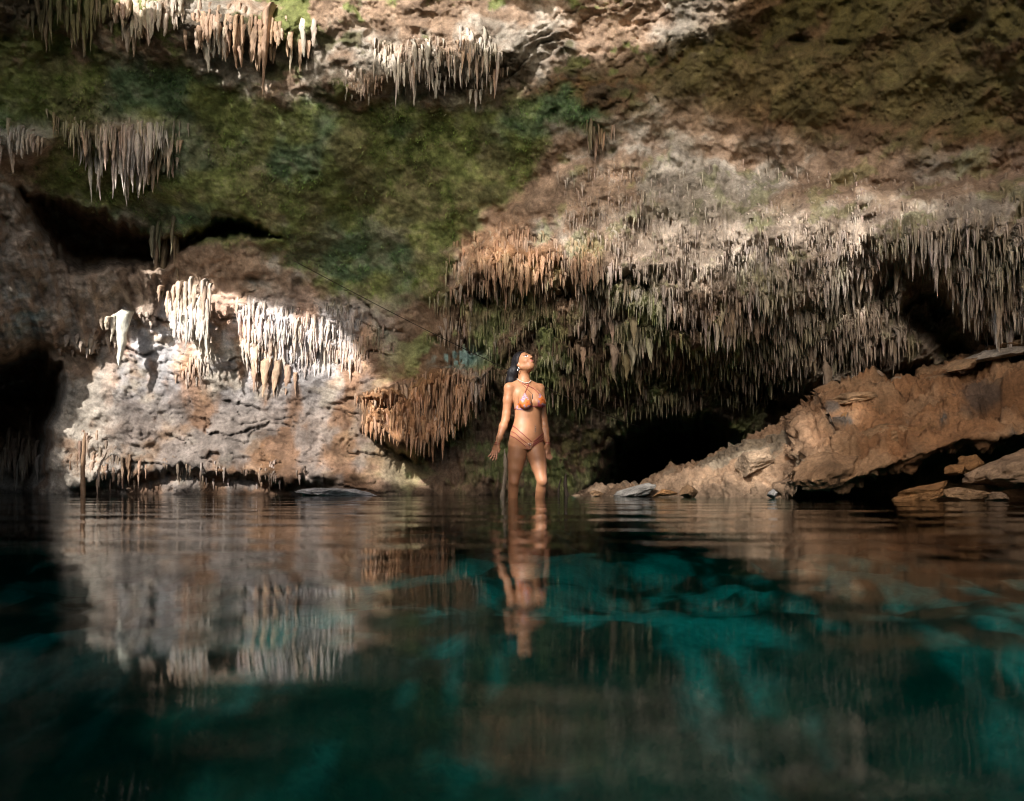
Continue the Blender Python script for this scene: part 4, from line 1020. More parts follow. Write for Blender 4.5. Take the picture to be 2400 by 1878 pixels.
# ------------------------------------------------------------------ the woman in the water
def surface_net(f, org, h):
    """quads of the zero level of a sampled distance field (naive surface nets)"""
    s = f < 0
    nx, ny, nz = f.shape
    cnt = np.zeros((nx - 1, ny - 1, nz - 1), np.int8)
    for i in (0, 1):
        for j in (0, 1):
            for k in (0, 1): cnt += s[i:nx - 1 + i, j:ny - 1 + j, k:nz - 1 + k]
    act = (cnt > 0) & (cnt < 8)
    ids = np.full(act.shape, -1, np.int64); cells = np.argwhere(act); ids[act] = np.arange(len(cells))
    acc = np.zeros((len(cells), 3)); num = np.zeros(len(cells))
    c = cells.T
    corners = [(i, j, k) for i in (0, 1) for j in (0, 1) for k in (0, 1)]
    for a in corners:
        for ax in range(3):
            if a[ax]: continue
            b = list(a); b[ax] = 1
            fa = f[c[0] + a[0], c[1] + a[1], c[2] + a[2]]; fb = f[c[0] + b[0], c[1] + b[1], c[2] + b[2]]
            m = (fa < 0) != (fb < 0)
            t = np.where(m, fa / np.where(m, fa - fb, 1), 0)
            p = np.array(a, float)[None].repeat(len(cells), 0); p[:, ax] += t
            acc[m] += p[m]; num[m] += 1
    V = (cells + acc / num[:, None]) * h + org
    Q = []
    for ax in range(3):
        sl0 = [slice(1, -1)] * 3; sl0[ax] = slice(0, -1)
        sl1 = [slice(1, -1)] * 3; sl1[ax] = slice(1, None)
        s0, s1 = s[tuple(sl0)], s[tuple(sl1)]
        e = np.argwhere(s0 != s1); inside = s0[tuple(e.T)]
        off = np.array([1, 1, 1]); off[ax] = 0; e = e + off
        o1, o2 = [(1, 2), (2, 0), (0, 1)][ax]
        def cell(d1, d2):
            q = e.copy(); q[:, o1] -= d1; q[:, o2] -= d2
            return ids[q[:, 0], q[:, 1], q[:, 2]]
        q = np.stack([cell(1, 1), cell(0, 1), cell(0, 0), cell(1, 0)], -1)
        q = np.where(inside[:, None], q, q[:, ::-1])
        Q.append(q[(q >= 0).all(1)])
    return V, np.concatenate(Q)

class Field:
    def __init__(self, lo, hi, h):
        self.h = h; self.lo = np.array(lo, float)
        n = np.ceil((np.array(hi) - self.lo) / h).astype(int) + 1
        self.f = np.full(n, 1.0, np.float32); self.n = n
    def _box(self, lo, hi, pad):
        a = np.clip(np.floor((np.array(lo) - pad - self.lo) / self.h).astype(int), 0, self.n)
        b = np.clip(np.ceil((np.array(hi) + pad - self.lo) / self.h).astype(int) + 1, 0, self.n)
        sl = tuple(slice(int(x), int(y)) for x, y in zip(a, b))
        g = [self.lo[i] + self.h * np.arange(a[i], b[i]) for i in range(3)]
        return sl, np.meshgrid(*g, indexing='ij')
    def _mix(self, sl, d, k):
        g = self.f[sl]
        if k <= 0: self.f[sl] = np.minimum(g, d); return
        h = np.clip(0.5 + 0.5 * (g - d) / k, 0, 1)
        self.f[sl] = g * (1 - h) + d * h - k * h * (1 - h)
    def limb(self, pts, k=0.02, flat=None):
        """chain of round cones through (x, y, z, radius)"""
        for p, q in zip(pts[:-1], pts[1:]):
            a, b = np.array(p[:3]), np.array(q[:3]); r = max(p[3], q[3])
            sl, (X, Y, Z) = self._box(np.minimum(a, b) - r, np.maximum(a, b) + r, k + 0.02)
            ab = b - a; L = ab @ ab + 1e-12
            t = np.clip(((X - a[0]) * ab[0] + (Y - a[1]) * ab[1] + (Z - a[2]) * ab[2]) / L, 0, 1)
            d = np.sqrt((X - a[0] - t * ab[0]) ** 2 + (Y - a[1] - t * ab[1]) ** 2 + (Z - a[2] - t * ab[2]) ** 2) - (p[3] + (q[3] - p[3]) * t)
            self._mix(sl, d, k)
    def ball(self, c, R, ax, k=0.02):
        """ellipsoid with radii R along the rows of ax"""
        c = np.array(c); m = max(R)
        sl, (X, Y, Z) = self._box(c - m, c + m, k + 0.02)
        P = np.stack([X - c[0], Y - c[1], Z - c[2]], -1) @ np.array(ax).T
        q = P / np.array(R); k0 = np.linalg.norm(q, axis=-1); k1 = np.linalg.norm(q / np.array(R), axis=-1) + 1e-9
        self._mix(sl, k0 * (k0 - 1) / k1, k)
    def loft(self, secs, side, k=0.02):
        """torso: horizontal ellipses (x, y, z, half width along side, half depth)"""
        S_ = np.array(secs, float); side = np.array(side); fw = np.array([side[1], -side[0]])
        m = S_[:, 3].max() + 0.05
        sl, (X, Y, Z) = self._box([S_[:, 0].min() - m, S_[:, 1].min() - m, S_[:, 2].min()], [S_[:, 0].max() + m, S_[:, 1].max() + m, S_[:, 2].max()], 0.05)
        z = np.clip(Z, S_[0, 2], S_[-1, 2])
        # smooth interpolation between the sections
        zi = np.linspace(S_[0, 2], S_[-1, 2], 200)
        def sm(col):
            v = np.interp(zi, S_[:, 2], S_[:, col])
            for _ in range(30): v[1:-1] = 0.25 * v[:-2] + 0.5 * v[1:-1] + 0.25 * v[2:]
            return np.interp(z, zi, v)
        cx, cy, a, b = sm(0), sm(1), sm(3), sm(4)
        ps = ((X - cx) * side[0] + (Y - cy) * side[1]); pf = ((X - cx) * fw[0] + (Y - cy) * fw[1])
        q = np.sqrt((ps / a) ** 2 + (pf / b) ** 2 + 1e-9); g = np.sqrt((ps / a ** 2) ** 2 + (pf / b ** 2) ** 2 + 1e-9)
        d = q * (q - 1) / g
        d = np.maximum(d, np.abs(Z - 0.5 * (S_[0, 2] + S_[-1, 2])) - 0.5 * (S_[-1, 2] - S_[0, 2]))
        self._mix(sl, d, k)

def W3(u, v, y): return np.array([(u - U0) / F * y, y, CH + (V0 - v) / F * y])

YAW = math.radians(24)
SIDE = np.array([math.cos(YAW), math.sin(YAW), 0.0])       # towards her left
FRONT = np.array([math.sin(YAW), -math.cos(YAW), 0.0])
PY = 8.0
FACE_Y, FACE_P = math.radians(42), math.radians(33)
HF = np.array([math.sin(FACE_Y) * math.cos(FACE_P), -math.cos(FACE_Y) * math.cos(FACE_P), math.sin(FACE_P)])
HU = np.array([0, 0, 1.0]) - HF[2] * HF; HU /= np.linalg.norm(HU)
HS = np.cross(HU, HF); HS = -HS if HS @ SIDE < 0 else HS     # her left
HC = np.array([0.112, 8.005, 1.272])

def hand(F_, w, d, a, curl, spread, k=0.004):
    """palm, four unequal fingers and a thumb; w wrist, d along the hand, a towards the thumb"""
    d = np.array(d, float); d /= np.linalg.norm(d); a = np.array(a, float); a -= (a @ d) * d; a /= np.linalg.norm(a)
    n = np.cross(d, a)
    for s_, r in ((-0.024, 0.0125), (-0.008, 0.014), (0.008, 0.0145), (0.022, 0.0135)):
        F_.limb([(*(w + a * s_ * 0.55), 0.017), (*(w + d * 0.045 + a * s_), r), (*(w + d * 0.082 + a * s_), r * 0.9)], 0.010)
    for i, (s_, L) in enumerate(((-0.029, 0.056), (-0.0095, 0.071), (0.0095, 0.076), (0.028, 0.068))):
        p = w + d * 0.080 + a * s_; dirv = d + a * spread * (s_ / 0.03) * 0.28
        pts = [(*p, 0.0088)]
        ang = curl * (1.0 + 0.25 * (1.5 - i))
        for j, fr in enumerate((0.45, 0.32, 0.25)):
            dv = dirv * math.cos(ang * (j + 0.6)) + n * math.sin(ang * (j + 0.6)); dv /= np.linalg.norm(dv)
            p = p + dv * L * fr; pts.append((*p, (0.0084, 0.0077, 0.0066)[j]))
        F_.limb(pts, k)
    p = w + d * 0.022 + a * 0.024
    q = p + (d * 0.62 + a * 0.62 + n * 0.25) * 0.036; r = q + (d * 0.85 + a * 0.32 + n * 0.3) * 0.032
    F_.limb([(*p, 0.0135), (*q, 0.0105), (*r, 0.0085)], 0.006)

def build_person():
    h = 0.005
    B = Field((-0.30, 7.68, -0.34), (0.46, 8.34, 1.42), h)
    sx, sy = 0, 0
    secs = [(0.135, 8.005, 0.455, 0.120, 0.095), (0.136, 8.005, 0.50, 0.158, 0.112), (0.136, 8.00, 0.56, 0.170, 0.118), (0.138, 8.0, 0.62, 0.160, 0.108), (0.142, 7.998, 0.68, 0.140, 0.096),
            (0.146, 8.0, 0.74, 0.128, 0.088), (0.148, 8.0, 0.80, 0.127, 0.086), (0.148, 8.005, 0.88, 0.138, 0.092), (0.138, 8.01, 0.95, 0.148, 0.092), (0.125, 8.015, 1.01, 0.150, 0.080), (0.116, 8.02, 1.055, 0.120, 0.062), (0.113, 8.02, 1.085, 0.070, 0.052)]
    B.loft(secs, SIDE[:2], 0.0)
    tilt = [SIDE, FRONT, np.array([0, 0, 1.0])]
    B.ball((0.14 + 0.03 * FRONT[0], 8.0 + 0.055 * FRONT[1], 0.60), (0.115, 0.065, 0.10), tilt, 0.03)               # belly
    for sgn in (-1, 1):                                                                                             # buttocks
        c = np.array([0.136, 8.005, 0.50]) + SIDE * 0.075 * sgn - FRONT * 0.055; B.ball(c, (0.085, 0.085, 0.085), tilt, 0.03)
    bt = [SIDE, (FRONT + np.array([0, 0, 0.15])) / np.linalg.norm(FRONT + np.array([0, 0, 0.15])), np.array([0, 0, 1.0])]
    c0 = np.array([0.148, 8.0, 0.895])
    for c in (c0 - SIDE * 0.066 + FRONT * 0.085 - [0, 0, 0.005], c0 + SIDE * 0.070 + FRONT * 0.080 + [0, 0, 0.008]):
        B.ball(c, (0.062, 0.055, 0.060), bt, 0.018); B.ball(c + [0, 0, 0.045] - FRONT * 0.02, (0.050, 0.035, 0.06), bt, 0.03)
    # neck, shoulders, collar
    B.limb([(0.113, 8.022, 1.05, 0.058), (0.112, 8.02, 1.11, 0.050), (0.112, 8.015, 1.19, 0.048), (*(HC - HU * 0.04 - HF * 0.015), 0.055)], 0.03)
    rs = np.array([0.118, 8.015, 1.028]) - SIDE * 0.158; ls = np.array([0.125, 8.015, 1.036]) + SIDE * 0.150
    B.limb([(0.113, 8.025, 1.075, 0.045), (*(0.5 * (rs + [0.113, 8.02, 1.075])), 0.040), (*rs, 0.045)], 0.03)
    B.limb([(0.113, 8.025, 1.075, 0.045), (*(0.5 * (ls + [0.113, 8.02, 1.075])), 0.040), (*ls, 0.045)], 0.03)
    # arms
    re, rw = np.array([-0.058, 7.955, 0.742]), np.array([-0.138, 7.89, 0.498])
    le, lw = np.array([0.305, 8.10, 0.705]), np.array([0.334, 8.02, 0.508])
    B.limb([(*rs, 0.047), (*(rs * 0.6 + re * 0.4), 0.043), (*(rs * 0.15 + re * 0.85), 0.036), (*re, 0.035)], 0.02)
    B.limb([(*re, 0.035), (*(re * 0.7 + rw * 0.3), 0.037), (*(re * 0.25 + rw * 0.75), 0.026), (*rw, 0.022)], 0.02)
    B.limb([(*ls, 0.045), (*(ls * 0.6 + le * 0.4), 0.041), (*(ls * 0.15 + le * 0.85), 0.035), (*le, 0.034)], 0.02)
    B.limb([(*le, 0.034), (*(le * 0.7 + lw * 0.3), 0.036), (*(le * 0.25 + lw * 0.75), 0.026), (*lw, 0.022)], 0.02)
    # legs
    rh, rk, ra = np.array([0.056, 7.985, 0.47]), np.array([0.014, 7.97, 0.155]), np.array([0.002, 8.05, -0.235])
    lh, lk, la = np.array([0.217, 8.02, 0.47]), np.array([0.278, 7.90, 0.160]), np.array([0.235, 8.07, -0.235])
    for hp, kn, an, s_ in ((rh, rk, ra, -1), (lh, lk, la, 1)):
        B.limb([(*hp, 0.092), (*(hp * 0.72 + kn * 0.28), 0.086), (*(hp * 0.4 + kn * 0.6), 0.071), (*(hp * 0.12 + kn * 0.88), 0.053), (*kn, 0.048)], 0.010)
        B.limb([(*kn, 0.048), (*(kn * 0.80 + an * 0.20 + [0, 0.012, 0]), 0.048), (*(kn * 0.55 + an * 0.45 + [0, 0.018, 0]), 0.046), (*(kn * 0.2 + an * 0.8), 0.032), (*an, 0.030)], 0.010)
        B.ball(kn + FRONT * 0.022, (0.035, 0.035, 0.042), tilt, 0.02)
        toe = an + FRONT * 0.15 + SIDE * s_ * 0.03 + [0, 0, -0.045]
        B.limb([(*(an - FRONT * 0.035 + [0, 0, -0.035]), 0.028), (*(an + FRONT * 0.07 + [0, 0, -0.03]), 0.034), (*toe, 0.022)], 0.02)
    # head
    hx = [HS, HF, HU]
    B.ball(HC + HU * 0.018 - HF * 0.012, (0.073, 0.093, 0.092), hx, 0.0)
    B.ball(HC - HU * 0.030 + HF * 0.022, (0.060, 0.070, 0.085), hx, 0.03)                                     # face
    B.ball(HC - HU * 0.088 + HF * 0.052, (0.030, 0.030, 0.026), hx, 0.03)                                     # chin
    for s_ in (-1, 1):
        B.ball(HC - HU * 0.030 + HF * 0.058 + HS * 0.034 * s_, (0.026, 0.024, 0.022), hx, 0.02)               # cheek
        B.limb([(*(HC - HU * 0.055 + HS * 0.056 * s_ - HF * 0.005), 0.020), (*(HC - HU * 0.090 + HF * 0.045 + HS * 0.018 * s_), 0.018)], 0.02)   # jaw
        B.ball(HC - HU * 0.012 + HS * 0.074 * s_ - HF * 0.018, (0.009, 0.018, 0.030), hx, 0.008)               # ear
        B.ball(HC + HU * 0.024 + HF * 0.080 + HS * 0.026 * s_, (0.024, 0.012, 0.008), hx, 0.010)               # brow
    B.limb([(*(HC + HU * 0.010 + HF * 0.088), 0.008), (*(HC - HU * 0.022 + HF * 0.108), 0.0105)], 0.010)       # nose
    for s_ in (-1, 1): B.ball(HC - HU * 0.026 + HF * 0.097 + HS * 0.011 * s_, (0.008, 0.009, 0.007), hx, 0.006)
    B.ball(HC - HU * 0.050 + HF * 0.088, (0.022, 0.012, 0.006), hx, 0.006); B.ball(HC - HU * 0.061 + HF * 0.086, (0.019, 0.012, 0.007), hx, 0.006)
    # hands
    hand(B, rw, (-0.30, -0.10, -1.0), (0.85, -0.5, 0), 0.18, 1.0)
    hand(B, lw, (0.06, -0.12, -1.0), (-0.55, -0.8, 0), -0.24, 0.35)
    V, Q = surface_net(B.f, B.lo, h)
    # relax the stair steps
    e = np.concatenate([Q[:, [0, 1]], Q[:, [1, 2]], Q[:, [2, 3]], Q[:, [3, 0]]])
    for lam in (0.5, -0.52, 0.5, -0.52):
        s_ = np.zeros_like(V); c = np.zeros(len(V)); np.add.at(s_, e[:, 0], V[e[:, 1]]); np.add.at(c, e[:, 0], 1)
        V = V + lam * (s_ / np.maximum(c, 1)[:, None] - V)
    return V, Q, dict(rw=rw, lw=lw, rs=rs, ls=ls)

PV, PQ, PJ = build_person()
def vnormals(V, Q):
    n = np.cross(V[Q[:, 2]] - V[Q[:, 0]], V[Q[:, 3]] - V[Q[:, 1]])
    o = np.zeros_like(V)
    for i in range(4): np.add.at(o, Q[:, i], n)
    return o / (np.linalg.norm(o, axis=1, keepdims=True) + 1e-12)
PN = vnormals(PV, PQ)

def skin_material():
    m, t, b = nt('skin')
    L = t.links.new
    a = N(t, 'ShaderNodeAttribute'); a.attribute_name = 'col'
    n = noise_node(t, 45, 4, 0.6)
    r = N(t, 'ShaderNodeMapRange'); r.inputs[3].default_value = 0.9; r.inputs[4].default_value = 1.1; L(n.outputs['Fac'], r.inputs[0])
    s = N(t, 'ShaderNodeVectorMath', operation='SCALE'); L(a.outputs['Color'], s.inputs[0]); L(r.outputs[0], s.inputs['Scale']); L(s.outputs[0], b.inputs['Base Color'])
    b.inputs['Roughness'].default_value = 0.52; b.inputs['Specular IOR Level'].default_value = 0.35
    b.inputs['Subsurface Weight'].default_value = 0.12; b.inputs['Subsurface Radius'].default_value = (1.0, 0.35, 0.2); b.inputs['Subsurface Scale'].default_value = 0.012
    return m
MAT_SKIN = skin_material()
BASE = np.array([0.14, 8.0, -0.30])
person = empty('person', BASE, 'woman in a floral bikini standing knee-deep, gazing up to the right', 'person')
def on_face(a, b, c): return HC + HS * a + HU * b + HF * c
sk = np.broadcast_to(np.array([0.30, 0.138, 0.068]), PV.shape).copy()
lip = np.exp(-(((PV - on_face(0, -0.0555, 0.095)) @ np.array([HS / 0.019, HU / 0.0085, HF / 0.02]).T) ** 2).sum(1) * 1.2)
sk = mixc(sk, np.array([0.36, 0.09, 0.085]), np.clip(lip * 1.4, 0, 1))
chk = sum(np.exp(-(((PV - on_face(0.036 * s_, -0.028, 0.07)) / 0.026) ** 2).sum(1)) for s_ in (-1, 1))
sk = mixc(sk, np.array([0.42, 0.19, 0.115]), np.clip(chk * 0.5, 0, 1))
hnd = sstep(0.47, 0.42, PV[:, 2]) * ((PV[:, 0] < -0.09) | (PV[:, 0] > 0.295))
sk = mixc(sk, np.array([0.40, 0.19, 0.12]), hnd * 0.6)
sk = sk * (1 + 0.22 * fbm(PV[:, 0] * 9, PV[:, 1] * 9, PV[:, 2] * 7, 4, 620))[:, None]
body = obj('body', new_mesh('body', PV - BASE, PQ, True, sk), MAT_SKIN, person)

# rays from the water-level viewpoint land on the body: used to lay straps and jewellery on the skin
from mathutils.bvhtree import BVHTree
_bvh = BVHTree.FromPolygons([Vector(v) for v in PV], [tuple(int(i) for i in q) for q in PQ])
def on_body(u, v, lift=0.004):
    o = Vector((0, 0, CH)); d = Vector(W3(u, v, 8.0)) - o; d.normalize()
    loc, nor, i, dist = _bvh.ray_cast(o, d)
    if loc is None:
        loc, nor, i, dist = _bvh.find_nearest(Vector(W3(u, v, 8.0)))
    n = Vector(PN[PQ[i]].mean(0))
    return np.array(loc + n * lift)

def tube(name, pts, r, mat, parent, cyclic=False):
    pts = np.array(pts); n = len(pts); V, Q = [], []; sides = 6
    for i in range(n):
        a = pts[(i + 1) % n] if (cyclic or i < n - 1) else pts[i]; b = pts[i - 1] if (cyclic or i > 0) else pts[i]
        t = a - b; t /= np.linalg.norm(t) + 1e-9
        x = np.cross(t, [0.3, -0.9, 0.2]); x /= np.linalg.norm(x) + 1e-9; y2 = np.cross(t, x)
        rad = r[i] if hasattr(r, '__len__') else r
        V += [pts[i] + rad * (x * math.cos(2 * math.pi * j / sides) + y2 * math.sin(2 * math.pi * j / sides)) for j in range(sides)]
    m = n if cyclic else n - 1
    for i in range(m):
        for j in range(sides):
            a = i * sides + j; b = i * sides + (j + 1) % sides; c = ((i + 1) % n) * sides + (j + 1) % sides; d = ((i + 1) % n) * sides + j
            Q.append((a, b, c, d))
    if not cyclic: Q += [tuple(range(sides))[::-1], tuple(range((n - 1) * sides, n * sides))]
    org = np.array(parent.matrix_world.translation) if False else BASE
    return obj(name, new_mesh(name, np.array(V) - org, Q, True), mat, parent)

def strap(name, path, r, mat, parent, steps=14, lift=0.004):
    path = np.array(path, float); seg = np.concatenate([[0], np.cumsum(np.hypot(*np.diff(path, axis=0).T))])
    t = np.linspace(0, seg[-1], steps)
    return tube(name, [on_body(np.interp(q, seg, path[:, 0]), np.interp(q, seg, path[:, 1]), lift) for q in t], r, mat, parent)

PU = U0 + PV[:, 0] / PV[:, 1] * F; PVV = V0 - (PV[:, 2] - CH) / PV[:, 1] * F
facing = (PN @ FRONT) > 0.05
def cloth(name, poly, mat, parent, colour, lift=0.005, front=True):
    """a piece of cloth lying on the skin inside an outline on the body"""
    m = poly_sd(PU, PVV, poly) > 0
    if front: m &= (PV[:, 1] < 8.06) & (PN[:, 1] < 0.35)
    q = PQ[m[PQ].all(1)]
    used = np.unique(q); re = np.zeros(len(PV), np.int64); re[used] = np.arange(len(used)); q = re[q]
    A = PV[used] + PN[used] * lift; Bk = PV[used] - PN[used] * 0.003
    n = len(used)
    e = np.concatenate([q[:, [0, 1]], q[:, [1, 2]], q[:, [2, 3]], q[:, [3, 0]]])
    key = set(map(tuple, e.tolist()))
    rim = [(a, b) for a, b in key if (b, a) not in key]
    faces = np.concatenate([q, q[:, ::-1] + n, np.array([(b, a, a + n, b + n) for a, b in rim], dtype=np.int64).reshape(-1, 4)])
    C = colour(PU[used], PVV[used], PV[used])
    return obj(name, new_mesh(name, np.concatenate([A, Bk]) - BASE, faces, True, np.concatenate([C, C])), mat, parent)

def cloth_mat():
    m, t, b = nt('bikini_cloth')
    a = N(t, 'ShaderNodeAttribute'); a.attribute_name = 'col'
    n = noise_node(t, 160, 3, 0.6)
    r = N(t, 'ShaderNodeMapRange'); r.inputs[3].default_value = 0.8; r.inputs[4].default_value = 1.15; t.links.new(n.outputs['Fac'], r.inputs[0])
    s = N(t, 'ShaderNodeVectorMath', operation='SCALE'); t.links.new(a.outputs['Color'], s.inputs[0]); t.links.new(r.outputs[0], s.inputs['Scale'])
    t.links.new(s.outputs[0], b.inputs['Base Color']); b.inputs['Roughness'].default_value = 0.7
    return m
MAT_CLOTH = cloth_mat()
MAT_RED = plain('dark_red_cord', (0.20, 0.03, 0.03), 0.6, 0.4)
MAT_SHELL = plain('white_shell', (0.42, 0.35, 0.29), 0.4, 0.5, 0.15, 200)
MAT_SILVER = plain('silver', (0.8, 0.8, 0.82), 0.2, 0.5, metallic=1.0)
MAT_CHAIN = plain('dark_cord', (0.06, 0.035, 0.025), 0.6, 0.3)

def floral(flowers, redside):
    def f(u, v, P):
        n = fbm(P[:, 0] * 90, P[:, 1] * 90, P[:, 2] * 90, 3, 601); n2 = perlin(P[:, 0] * 150, P[:, 1] * 150, P[:, 2] * 150, 602)
        c = mixc(np.broadcast_to(np.array([0.36, 0.27, 0.27]), P.shape), np.array([0.20, 0.08, 0.17]), sstep(0.05, 0.3, n))
        c = mixc(c, np.array([0.24, 0.03, 0.04]), np.clip(sstep(0, 1, redside(u, v)) + sstep(0.25, 0.4, -n), 0, 1))
        for (a, b, r) in flowers:
            ang = np.arctan2(v - b, u - a); rr = r * (0.82 + 0.22 * np.cos(5 * ang + a))
            d = np.hypot(u - a, v - b) / rr
            c = mixc(c, np.array([0.50, 0.12, 0.018]), sstep(1.05, 0.85, d)); c = mixc(c, np.array([0.30, 0.05, 0.01]), sstep(0.35, 0.15, d))
        return c
    return f
top = obj('bikini_top', new_mesh('bikini_top_band', [(0, 0, 0), (0.001, 0, 0), (0, 0.001, 0)], [(0, 1, 2)], False), MAT_RED, person) if False else None
CUP_R = [(1230, 920), (1238, 934), (1247, 951), (1240, 957), (1228, 962), (1215, 961), (1208, 958), (1213, 947), (1222, 934)]
CUP_L = [(1264, 922), (1273, 932), (1280, 943), (1279, 952), (1272, 957), (1264, 954), (1259, 950), (1261, 936)]
cup = cloth('bikini_top', CUP_R, MAT_CLOTH, person, floral([(1221, 949, 10.5), (1235, 944, 10.0)], lambda u, v: (v - 951) / 6 + (u - 1238) / 8))
tag(cup, 'right cup, white and purple with two orange flowers')
cup2 = cloth('bikini_top', CUP_L, MAT_CLOTH, person, floral([(1271, 938, 11)], lambda u, v: (v - 944) / 6 - (u - 1268) / 12))
tag(cup2, 'left cup, orange flower over dark red')
strap('strap', [(1230, 921), (1234, 912), (1238, 903), (1238, 897)], 0.0028, MAT_RED, cup)
strap('strap', [(1264, 925), (1257, 917), (1251, 912), (1238, 905), (1224, 899)], 0.0028, MAT_RED, cup2)
strap('strap', [(1246, 953), (1253, 952), (1260, 951)], 0.003, MAT_RED, cup)
strap('strap', [(1201, 958), (1205, 959), (1209, 959)], 0.003, MAT_RED, cup)
def brief_col(u, v, P):
    n = fbm(P[:, 0] * 120, P[:, 1] * 120, P[:, 2] * 120, 3, 611)
    return mixc(np.broadcast_to(np.array([0.42, 0.22, 0.12]), P.shape), np.array([0.24, 0.06, 0.04]), sstep(-0.05, 0.2, n))
brief = cloth('bikini_bottom', [(1228, 1041), (1238, 1038), (1251, 1036), (1247, 1047), (1240, 1057), (1235, 1057)], MAT_CLOTH, person, brief_col)
for pa in ([(1199, 996), (1210, 1004), (1228, 1020), (1245, 1035)], [(1197, 1010), (1208, 1016), (1222, 1029), (1236, 1040)], [(1196, 1021), (1208, 1027), (1220, 1036), (1230, 1045)],
           [(1273, 1016), (1266, 1022), (1258, 1029), (1250, 1035)], [(1273, 1024), (1266, 1029), (1258, 1035), (1249, 1041)], [(1273, 1032), (1264, 1036), (1255, 1041), (1247, 1046)]):
    strap('strap', pa, 0.0034, MAT_RED, brief)
ring_c = on_body(1241, 1041, 0.008)
tube('ring', [ring_c + SIDE * 0.012 * math.cos(a) + np.array([0, 0, 0.012]) * math.sin(a) for a in np.linspace(0, 2 * math.pi, 14, endpoint=False)], 0.0022, MAT_SILVER, brief, True)

def beads(name, pts, r, mat, parent):
    bm = bmesh.new()
    for k, p in enumerate(pts):
        g = bmesh.ops.create_uvsphere(bm, u_segments=8, v_segments=6, radius=r * (0.85 + 0.3 * ((k * 37) % 10) / 10.0))
        bmesh.ops.translate(bm, verts=g['verts'], vec=Vector(p - BASE))
    me = bpy.data.meshes.new(name); bm.to_mesh(me); bm.free()
    for q in me.polygons: q.use_smooth = True
    return obj(name, me, mat, parent)
def along(path, n):
    path = np.array(path, float); seg = np.concatenate([[0], np.cumsum(np.hypot(*np.diff(path, axis=0).T))]); t = np.linspace(0, seg[-1], n)
    return [(np.interp(q, seg, path[:, 0]), np.interp(q, seg, path[:, 1])) for q in t]
beads('necklace', [on_body(u, v, 0.006) for u, v in along([(1212, 889), (1217, 893), (1224, 896), (1232, 898), (1239, 897), (1243, 893)], 17)], 0.0052, MAT_SHELL, person)
ch = strap('chain', [(1215, 894), (1226, 904), (1238, 915), (1247, 924)], 0.0016, MAT_CHAIN, person, 16)
strap('pendant', [(1247, 924), (1248, 930), (1248, 936)], [0.003, 0.0045, 0.005, 0.0045, 0.003], MAT_CHAIN, ch, 5, 0.006)
beads('navel_jewel', [on_body(1253.5, v, 0.005) for v in (999, 1003.5, 1007.5, 1011.5)], 0.0055, MAT_SILVER, person)
ear = HC - HU * 0.042 - HS * 0.078 - HF * 0.020
tube('earring', [ear + np.array([0, 0, -0.022]) + np.array([HF[0], HF[1], 0]) * 0.013 * math.cos(a) + np.array([0, 0, 0.020]) * math.sin(a) for a in np.linspace(0, 2 * math.pi, 14, endpoint=False)], 0.004, MAT_SILVER, person, True)
for w_, d_, nm in ((PJ['rw'], (-0.30, -0.10, -1.0), 'right'), (PJ['lw'], (0.06, -0.12, -1.0), 'left')):
    d_ = np.array(d_) / np.linalg.norm(d_); x_ = np.cross(d_, [0, 1, 0]); x_ /= np.linalg.norm(x_); y_ = np.cross(d_, x_)
    for k in (-0.012, 0.004):
        tube('bracelet', [w_ + d_ * k + 0.0265 * (x_ * math.cos(a) + y_ * math.sin(a)) for a in np.linspace(0, 2 * math.pi, 18, endpoint=False)], 0.0028, MAT_RED, person, True)

# eyes and brows
MAT_EYE = plain('eye_white', (0.75, 0.72, 0.70), 0.25, 0.5); MAT_IRIS = plain('dark_lash', (0.03, 0.02, 0.018), 0.4, 0.4)
def face_patch(name, a, b, ra, rb, mat, parent, lift, bend=0.0):
    """small curved patch laid on the face; a across, b up"""
    V = []; Q = []
    n = 16
    def cast(s_, u_):
        o = Vector(on_face(s_, u_, 0.20)); loc, nor, i, dist = _bvh.ray_cast(o, Vector(-HF))
        return np.array(loc) + HF * lift if loc is not None else on_face(s_, u_, 0.08)
    V.append(cast(a, b + bend))
    for ring in (0.5, 1.0):
        for j in range(n):
            t = 2 * math.pi * j / n
            x = ra * ring * math.cos(t); V.append(cast(a + x, b + rb * ring * math.sin(t) + bend * (1 - (x / ra) ** 2)))
    for j in range(n):
        Q.append((0, 1 + j, 1 + (j + 1) % n)); Q.append((1 + j, 1 + n + j, 1 + n + (j + 1) % n, 1 + (j + 1) % n))
    top_n = len(V)
    return obj(name, new_mesh(name, np.array(V) - BASE, Q, True), mat, parent)
for s_ in (-1, 1):
    e_ = face_patch('eye', 0.030 * s_, 0.004, 0.0145, 0.0065, MAT_EYE, person, 0.0022)
    face_patch('iris', 0.032 * s_, 0.005, 0.0062, 0.0062, MAT_IRIS, e_, 0.0036)
    face_patch('eyelash', 0.030 * s_, 0.0090, 0.0165, 0.0022, MAT_IRIS, e_, 0.0042, 0.004)
    face_patch('eyebrow', 0.031 * s_, 0.024, 0.019, 0.0028, MAT_IRIS, person, 0.0022, 0.004)

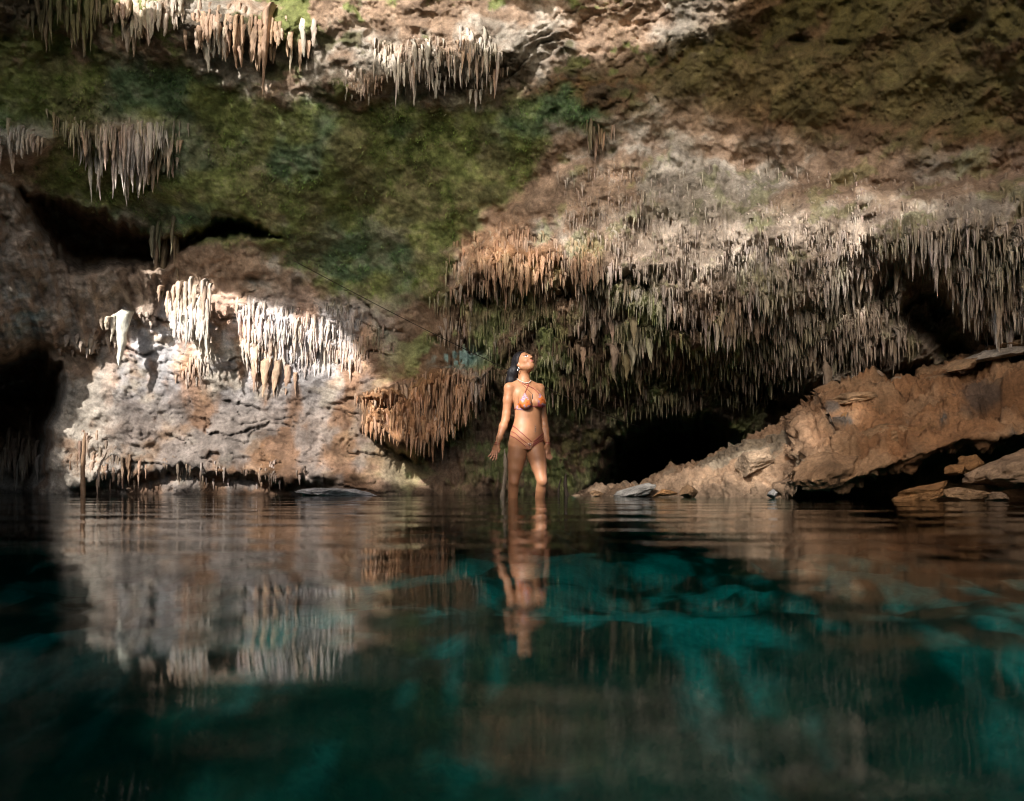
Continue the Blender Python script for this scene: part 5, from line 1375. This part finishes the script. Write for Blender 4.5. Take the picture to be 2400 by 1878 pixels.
# hair: long, black, wet, swept back and down behind her right shoulder
def build_hair():
    h = 0.006
    H = Field((-0.10, 7.86, 0.96), (0.26, 8.22, 1.42), h)
    hx = [HS, HF, HU]
    H.ball(HC + HU * 0.026 - HF * 0.022 - HS * 0.006, (0.085, 0.099, 0.098), hx, 0.0)
    hb = HC - HF * 0.06 + HU * 0.005
    H.limb([(*hb, 0.070), (0.040, 8.075, 1.20, 0.058), (0.022, 8.075, 1.12, 0.050), (0.018, 8.085, 1.06, 0.042), (0.020, 8.095, 1.00, 0.030)], 0.02)
    H.limb([(*(hb - HS * 0.03), 0.055), (0.006, 8.02, 1.18, 0.048), (-0.010, 8.03, 1.10, 0.046), (-0.010, 8.05, 1.045, 0.034)], 0.02)
    # cut the face free
    sl, (X, Y, Z) = H._box(H.lo, H.lo + H.h * H.n, 0)
    P = np.stack([X - HC[0], Y - HC[1], Z - HC[2]], -1)
    pf, pu, ps = P @ HF, P @ HU, P @ HS
    lim = 0.030 + 0.055 * np.clip((pu - 0.03) / 0.08, -0.6, 1.0) - 0.0 * ps
    H.f[sl] = np.maximum(H.f[sl], (pf - lim) * 0.8)
    st = fbm(X * 60, Y * 60, Z * 6, 3, 701)
    H.f += 0.004 * st
    V, Q = surface_net(H.f, H.lo, h)
    m, t, b = nt('wet_black_hair')
    b.inputs['Base Color'].default_value = (0.007, 0.006, 0.007, 1); b.inputs['Roughness'].default_value = 0.55; b.inputs['Specular IOR Level'].default_value = 0.18
    g = N(t, 'ShaderNodeNewGeometry'); mp = N(t, 'ShaderNodeMapping'); mp.inputs['Scale'].default_value = (160, 160, 14); t.links.new(g.outputs['Position'], mp.inputs[0])
    n = noise_node(t, 1.0, 3, 0.5, mp.outputs[0]); bp = N(t, 'ShaderNodeBump'); bp.inputs['Strength'].default_value = 0.5; bp.inputs['Distance'].default_value = 0.006
    t.links.new(n.outputs['Fac'], bp.inputs['Height']); t.links.new(bp.outputs[0], b.inputs['Normal'])
    obj('hair', new_mesh('hair', V - BASE, Q, True), m, person)
build_hair()
